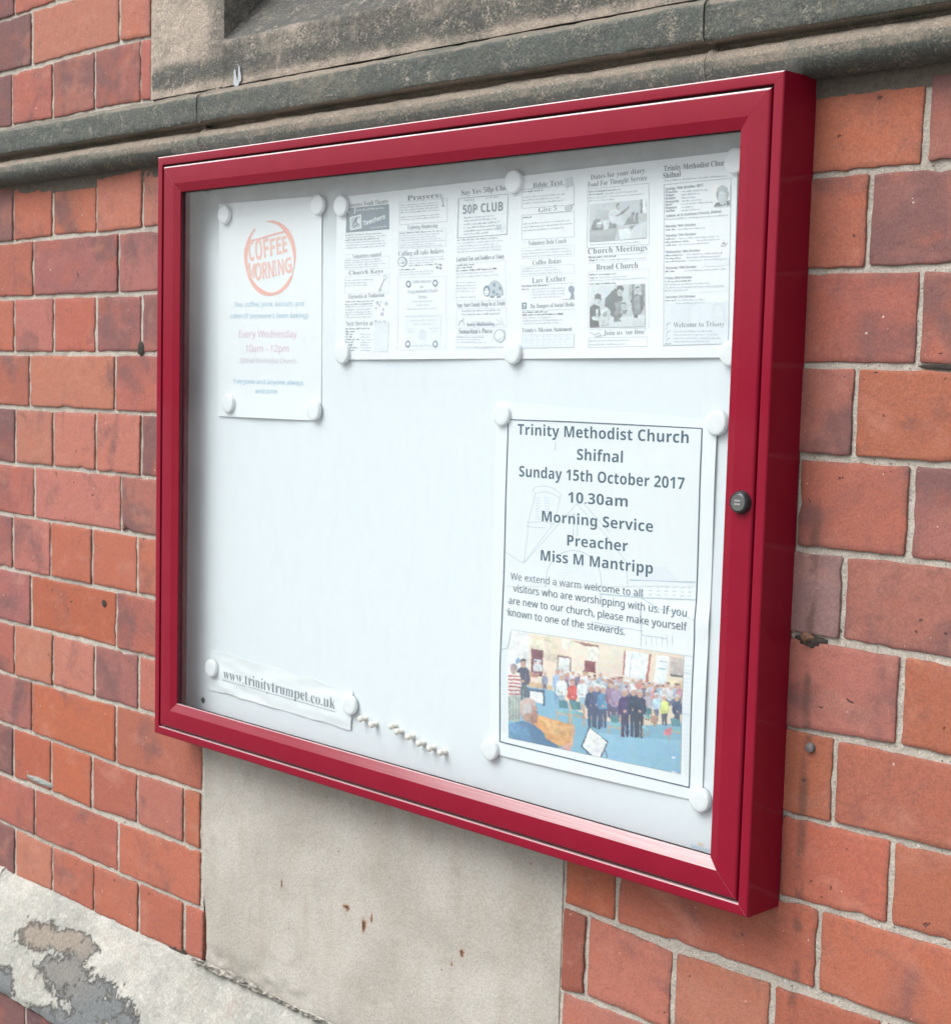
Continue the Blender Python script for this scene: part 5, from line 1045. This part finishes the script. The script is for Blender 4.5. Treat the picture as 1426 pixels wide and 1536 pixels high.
def chair(x, y, s=1.):
    P_([(x, y), (x+62*s, y+8*s), (x+66*s, y+60*s), (x+6*s, y+52*s)], (.10, .24, .28)); P_([(x+2*s, y+62*s), (x+88*s, y+76*s), (x+70*s, y+96*s), (x-8*s, y+82*s)], (.20, .42, .46)); P_([(x-10*s, y+84*s), (x+80*s, y+98*s), (x+80*s, y+106*s), (x-10*s, y+92*s)], (.52, .36, .22))
    P_([(x+70*s, y+20*s), (x+80*s, y+20*s), (x+92*s, y+66*s), (x+92*s, y+165*s), (x+80*s, y+162*s), (x+80*s, y+70*s)], (.52, .36, .22)); P_([(x-12*s, y+60*s), (x-4*s, y+60*s), (x-6*s, y+150*s), (x-14*s, y+146*s)], (.46, .32, .2))
def person(x, y, s, top, leg, hair, L=1., skin=(.55, .36, .30)):
    P_([(x-22*s, y+110*s), (x+22*s, y+112*s), (x+18*s, y+(110+110*L)*s), (x+3*s, y+(110+112*L)*s), (x, y+150*s), (x-4*s, y+(110+110*L)*s), (x-20*s, y+(110+106*L)*s)], leg)
    P_([(x-14*s, y+28*s), (x+14*s, y+28*s), (x+32*s, y+42*s), (x+38*s, y+100*s), (x+26*s, y+122*s), (x-26*s, y+122*s), (x-38*s, y+100*s), (x-31*s, y+42*s)], top)
    P_([(x-34*s, y+48*s), (x-26*s, y+50*s), (x-12*s, y+108*s), (x-24*s, y+110*s)], tuple(c*.75 for c in top)); P_([(x+10*s, y+60*s), (x+20*s, y+60*s), (x+16*s, y+120*s), (x+8*s, y+118*s)], tuple(min(1, c*1.3) for c in top))
    E_(x, y+10*s, 15*s, 21*s, skin, 12); P_([(x-16*s, y+6*s), (x-15*s, y-12*s), (x, y-20*s), (x+15*s, y-12*s), (x+16*s, y+6*s), (x+8*s, y-4*s), (x-8*s, y-4*s)], hair); E_(x, y+104*s, 9*s, 7*s, skin, 8)
GH, WH, DH, SH_ = (.52, .54, .58), (.70, .72, .76), (.12, .10, .10), (.55, .36, .30)
# far rows first
for k in range(46):
    x = 430+k*18.2; y = 300+.12*(x-430)+rr.uniform(-18, 26)
    person(x, y, rr.uniform(.62, .8), rr.choice(((.60, .64, .70), (.42, .46, .56), (.66, .30, .30), (.16, .18, .28), (.62, .60, .62), (.32, .42, .55), (.46, .26, .34), (.20, .20, .26))), (.14, .15, .22), rr.choice((GH, WH, DH, GH, (.30, .22, .18))), .6)
person(1150, 470, .0001+.9, (.55, .62, .24), (.10, .12, .16), WH, .9); person(1235, 470, .95, (.07, .10, .18), (.08, .10, .15), GH, .7); person(1095, 455, .8, (.45, .60, .76), (.14, .16, .24), WH); person(1035, 440, .85, (.46, .42, .52), (.16, .18, .26), WH)
chair(1015, 540, .8); chair(1190, 610, 1.0); P_([(1150, 690), (1200, 670), (1190, 730), (1140, 720)], (.60, .22, .26)); P_([(1058, 590), (1105, 600), (1100, 660), (1056, 640)], (.42, .26, .22))
person(350, 310, .62, (.25, .30, .42), (.15, .16, .24), GH, .6); P_([(248, 300), (318, 308), (300, 340), (250, 335)], (.50, .30, .26)); person(290, 235, .5, (.68, .72, .8), (.25, .15, .2), DH, .4); person(315, 238, .5, (.62, .66, .74), (.25, .15, .2), GH, .4)
person(435, 290, 1.0, (.36, .48, .66), (.20, .32, .48), GH, 1.1); person(461, 330, 1.05, (.68, .74, .78), (.30, .42, .50), GH, .6); person(535, 365, 1.0, (.58, .12, .12), (.14, .16, .22), (.36, .22, .18), .7); person(600, 350, 1.0, (.66, .72, .78), (.32, .46, .56), WH, .9)
chair(440, 490, 1.); chair(520, 495, 1.05)
person(660, 405, 1.15, (.07, .10, .18), (.08, .11, .18), GH, 1.1); person(700, 400, 1.2, (.10, .13, .24), (.07, .10, .17), WH, 1.15); person(740, 410, 1.15, (.13, .30, .48), (.08, .11, .2), WH, 1.1); person(790, 380, 1.1, (.28, .20, .32), (.12, .12, .2), (.4, .22, .2), .9); person(830, 395, 1.15, (.34, .28, .42), (.12, .12, .2), GH, .9)
chair(785, 590, .9); person(885, 430, 1.3, (.09, .07, .18), (.06, .06, .12), GH, 1.15, (.60, .40, .34)); person(945, 425, 1.25, (.05, .08, .14), (.05, .07, .12), WH, 1.3); person(985, 440, 1.2, (.05, .07, .12), (.05, .06, .1), GH, 1.3)
P_([(1000, 660), (1045, 665), (1045, 690), (1000, 682)], (.26, .48, .56)); P_([(998, 682), (1004, 683), (1006, 735), (1000, 735)], (.5, .36, .22)); P_([(1036, 690), (1042, 690), (1040, 735), (1034, 733)], (.5, .36, .22))
# striped jumper at the left
person(205, 235, 1.25, (.10, .11, .16), (.13, .16, .20), DH, .9); P_([(150, 225), (175, 205), (190, 235), (160, 250)], (.2, .34, .5))
P_([(105, 310), (140, 296), (182, 312), (192, 380), (185, 450), (100, 455)], (.72, .68, .66))
for k in range(6): P_([(104, 322+k*24), (186, 328+k*24), (188, 338+k*24), (103, 332+k*24)], (.46, .12, .17))
E_(140, 285, 21, 34, (.42, .34, .32), 14); P_([(118, 280), (122, 255), (145, 245), (162, 262), (160, 285), (145, 265)], (.34, .32, .34)); P_([(103, 458), (190, 455), (186, 620), (150, 640), (104, 625)], (.42, .47, .46))
for k in range(4): P_([(112+k*20, 470), (120+k*20, 470), (120+k*19, 630), (112+k*19, 625)], (.28, .33, .33))
P_([(228, 408), (350, 425), (350, 530), (335, 530), (330, 515), (235, 500)], (.10, .16, .24)); P_([(250, 430), (335, 442), (335, 515), (250, 498)], (.76, .80, .84))
# lectern desk, seated man, music stand
P_([(300, 590), (545, 660), (550, 700), (525, 785), (430, 800), (350, 760), (265, 655)], (.66, .36, .16)); P_([(330, 615), (520, 670), (500, 740), (400, 720)], (.72, .44, .22)); P_([(525, 655), (548, 662), (535, 800), (515, 790)], (.60, .38, .26))
P_([(103, 650), (195, 628), (275, 655), (330, 700), (360, 750), (450, 800), (505, 800), (510, 855), (400, 830), (103, 745)], (.10, .20, .33)); P_([(103, 650), (150, 640), (240, 680), (270, 770), (103, 740)], (.13, .27, .44))
E_(240, 560, 58, 82, (.46, .30, .26), 24, -8); P_([(185, 560), (185, 500), (215, 475), (262, 478), (290, 505), (285, 530), (230, 520), (215, 590), (195, 600)], (.58, .46, .42)); E_(232, 548, 30, 34, (.56, .54, .55), 14); E_(262, 600, 12, 18, (.40, .24, .22), 10); P_([(275, 565), (312, 568), (312, 574), (275, 572)], (.1, .1, .12)); P_([(270, 560), (302, 580), (300, 640), (250, 655)], (.42, .24, .21))
P_([(455, 800), (500, 780), (525, 790), (520, 835), (490, 840)], (.58, .34, .28)); P_([(410, 815), (480, 800), (500, 850), (430, 838)], (.36, .34, .44))
P_([(645, 665), (770, 770), (712, 910), (588, 802)], (.06, .09, .13)); P_([(650, 676), (762, 772), (706, 895), (600, 800)], (.78, .82, .85)); L_([(745, 820), (765, 860), (752, 915)], 7, (.12, .16, .22)); L_([(625, 840), (635, 880)], 7, (.12, .16, .22)); P_([(588, 800), (596, 796), (708, 900), (706, 912)], (.04, .06, .1))
P_([(1195, 865), (1225, 870), (1222, 880), (1196, 876)], (.74, .80, .84)); P_([(1140, 985), (1165, 975), (1210, 990), (1195, 1012), (1160, 1010)], (.66, .44, .28)); P_([(1195, 965), (1240, 985), (1235, 1005), (1205, 1000)], (.74, .74, .78))
raster(p, [(105, 18), (1278, 190), (1253, 985), (103, 742)], 340, 240, sp_, .26, 1)

# ---- web address slip in a crumpled plastic pocket
def curlW(x, z): return .0010+.0016*noise.noise(Vector((x*26, 0, z*60)))+.0007*noise.noise(Vector((x*80, 3, z*90)))
wsp = paper('web_address_slip', [(316.8, 973.5), (529.8, 1037), (526.8, 1095.5), (313.9, 1033)], SH, curlW, SLEEVE, 'crumpled plastic slip printed with a web address near the bottom left corner', 'paper slip', jag=.0035, n=30)
p = Print(SH, curlW, (.29453, 280, 960))
p.text('www.trinitytrumpet.co.uk', (190, 196), (760, 352), 56, 's', (.17, .21, .25)); p.flush('printed_text', wsp); p.line([(188, 203), (762, 366)], 3.4, (.32, .37, .43))
p.flush('printed_underline', wsp)
# maker's mark printed on the back panel
p = Print(PY, lambda x, z: 0., (.18233, 960, 1180))
p.text('S', (418, 500), (436, 505), 34, 'sb', (.36, .56, .72)); p.text('HELLEY', (440, 507), (575, 545), 27, 'sb', (.36, .56, .72))
for k in range(4): p.ell(480+k*11, 468+k*3-(3 if k in (1, 2) else 0), 5, 8, (.76, .58, .36), 7)
p.line([(480, 479), (514, 487)], 5, (.76, .58, .36)); p.line([(450, 535), (545, 562)], 3, (.62, .72, .78))
mk_ = p.build('maker_mark', nb); mk_.location = -PO

# ---- round magnets
MR = .0128
MAGP = [(0.0129*k, h) for k, h in ((.985, 0), (1., .0010), (1., .0040), (.96, .0050), (.88, .0055), (.6, .0056), (.3, .0056), (.005, .0056))]
mag0 = None
def magnet(px, py, label, y=.0016):
    global mag0
    # (px, py) is the centre of the magnet's front face
    Yf = SH-y-.0056; x, z = at(px, py, Yf)
    if mag0 is None:
        mag0 = link('magnet', lathe(MAGP, 40), MAGNET); o = mag0
    else:
        o = mag0.copy(); COL.objects.link(o)
    o.location = (x, SH-y, z); tag(o, label, 'magnet', 'round white magnets holding up the papers'); return o
for px, py, lb in ((334, 321, 'white round magnet on the top left corner of the coffee morning poster'), (474, 306.5, 'white round magnet on the top right corner of the coffee morning poster'),
                   (340, 605, 'white round magnet on the bottom left corner of the coffee morning poster'), (468, 616, 'white round magnet on the bottom right corner of the coffee morning poster'),
                   (509, 308, 'white round magnet on the top left corner of the left newsletter sheet'), (511, 530, 'white round magnet on the bottom left corner of the left newsletter sheet'),
                   (768, 271.5, 'white round magnet where the tops of the two newsletter sheets meet'), (766, 529, 'white round magnet where the bottoms of the two newsletter sheets meet'),
                   (1101, 240, 'white round magnet at the top right newsletter corner, half hidden by the frame'), (1093, 530, 'white round magnet at the bottom right corner of the right newsletter sheet'),
                   (750, 622, 'white round magnet on the top left corner of the service poster'), (1072, 634, 'white round magnet on the top right corner of the service poster'),
                   (732, 1125, 'white round magnet on the bottom left corner of the service poster'), (1047, 1201, 'white round magnet on the bottom right corner of the service poster'),
                   (314.5, 1003, 'white round magnet on the left end of the web address slip'), (522, 1058.5, 'white round magnet on the right end of the web address slip')):
    magnet(px, py, lb)
# ---- pin magnets: a foot, a waist and a round head
PN = [(.0001, 0), (.0036, .0), (.0038, .0008), (.0038, .0026), (.0032, .0034), (.0025, .0040), (.0026, .0052), (.0034, .0062), (.0042, .0076), (.0043, .0090), (.0038, .0104), (.0026, .0114), (.0012, .0118), (.0001, .0119)]
pin0 = None
words = ['leftmost', 'second from the left', 'third from the left', 'fourth from the left', 'fifth from the left', 'sixth from the left', 'second from the right', 'rightmost']
for k, (px, py) in enumerate(((886, 404), (941, 432), (1040, 440), (1070, 470), (1127, 496), (1182, 530), (1234, 553), (1292, 576))):
    X, Z = at(280+px*.29453, 960+py*.29453, PY-.0088)
    if pin0 is None: pin0 = link('pin_magnet', lathe(PN, 20), PIN); o = pin0
    else: o = pin0.copy(); COL.objects.link(o)
    o.location = (X, PY-.0001, Z); o.rotation_euler = (R(random.uniform(-4, 4)), 0, R(random.uniform(-4, 4)))
    tag(o, 'small cream pin magnet, %s in the slanting row' % words[k], 'pin magnet', 'spare pin magnets in a row beside the web address slip')
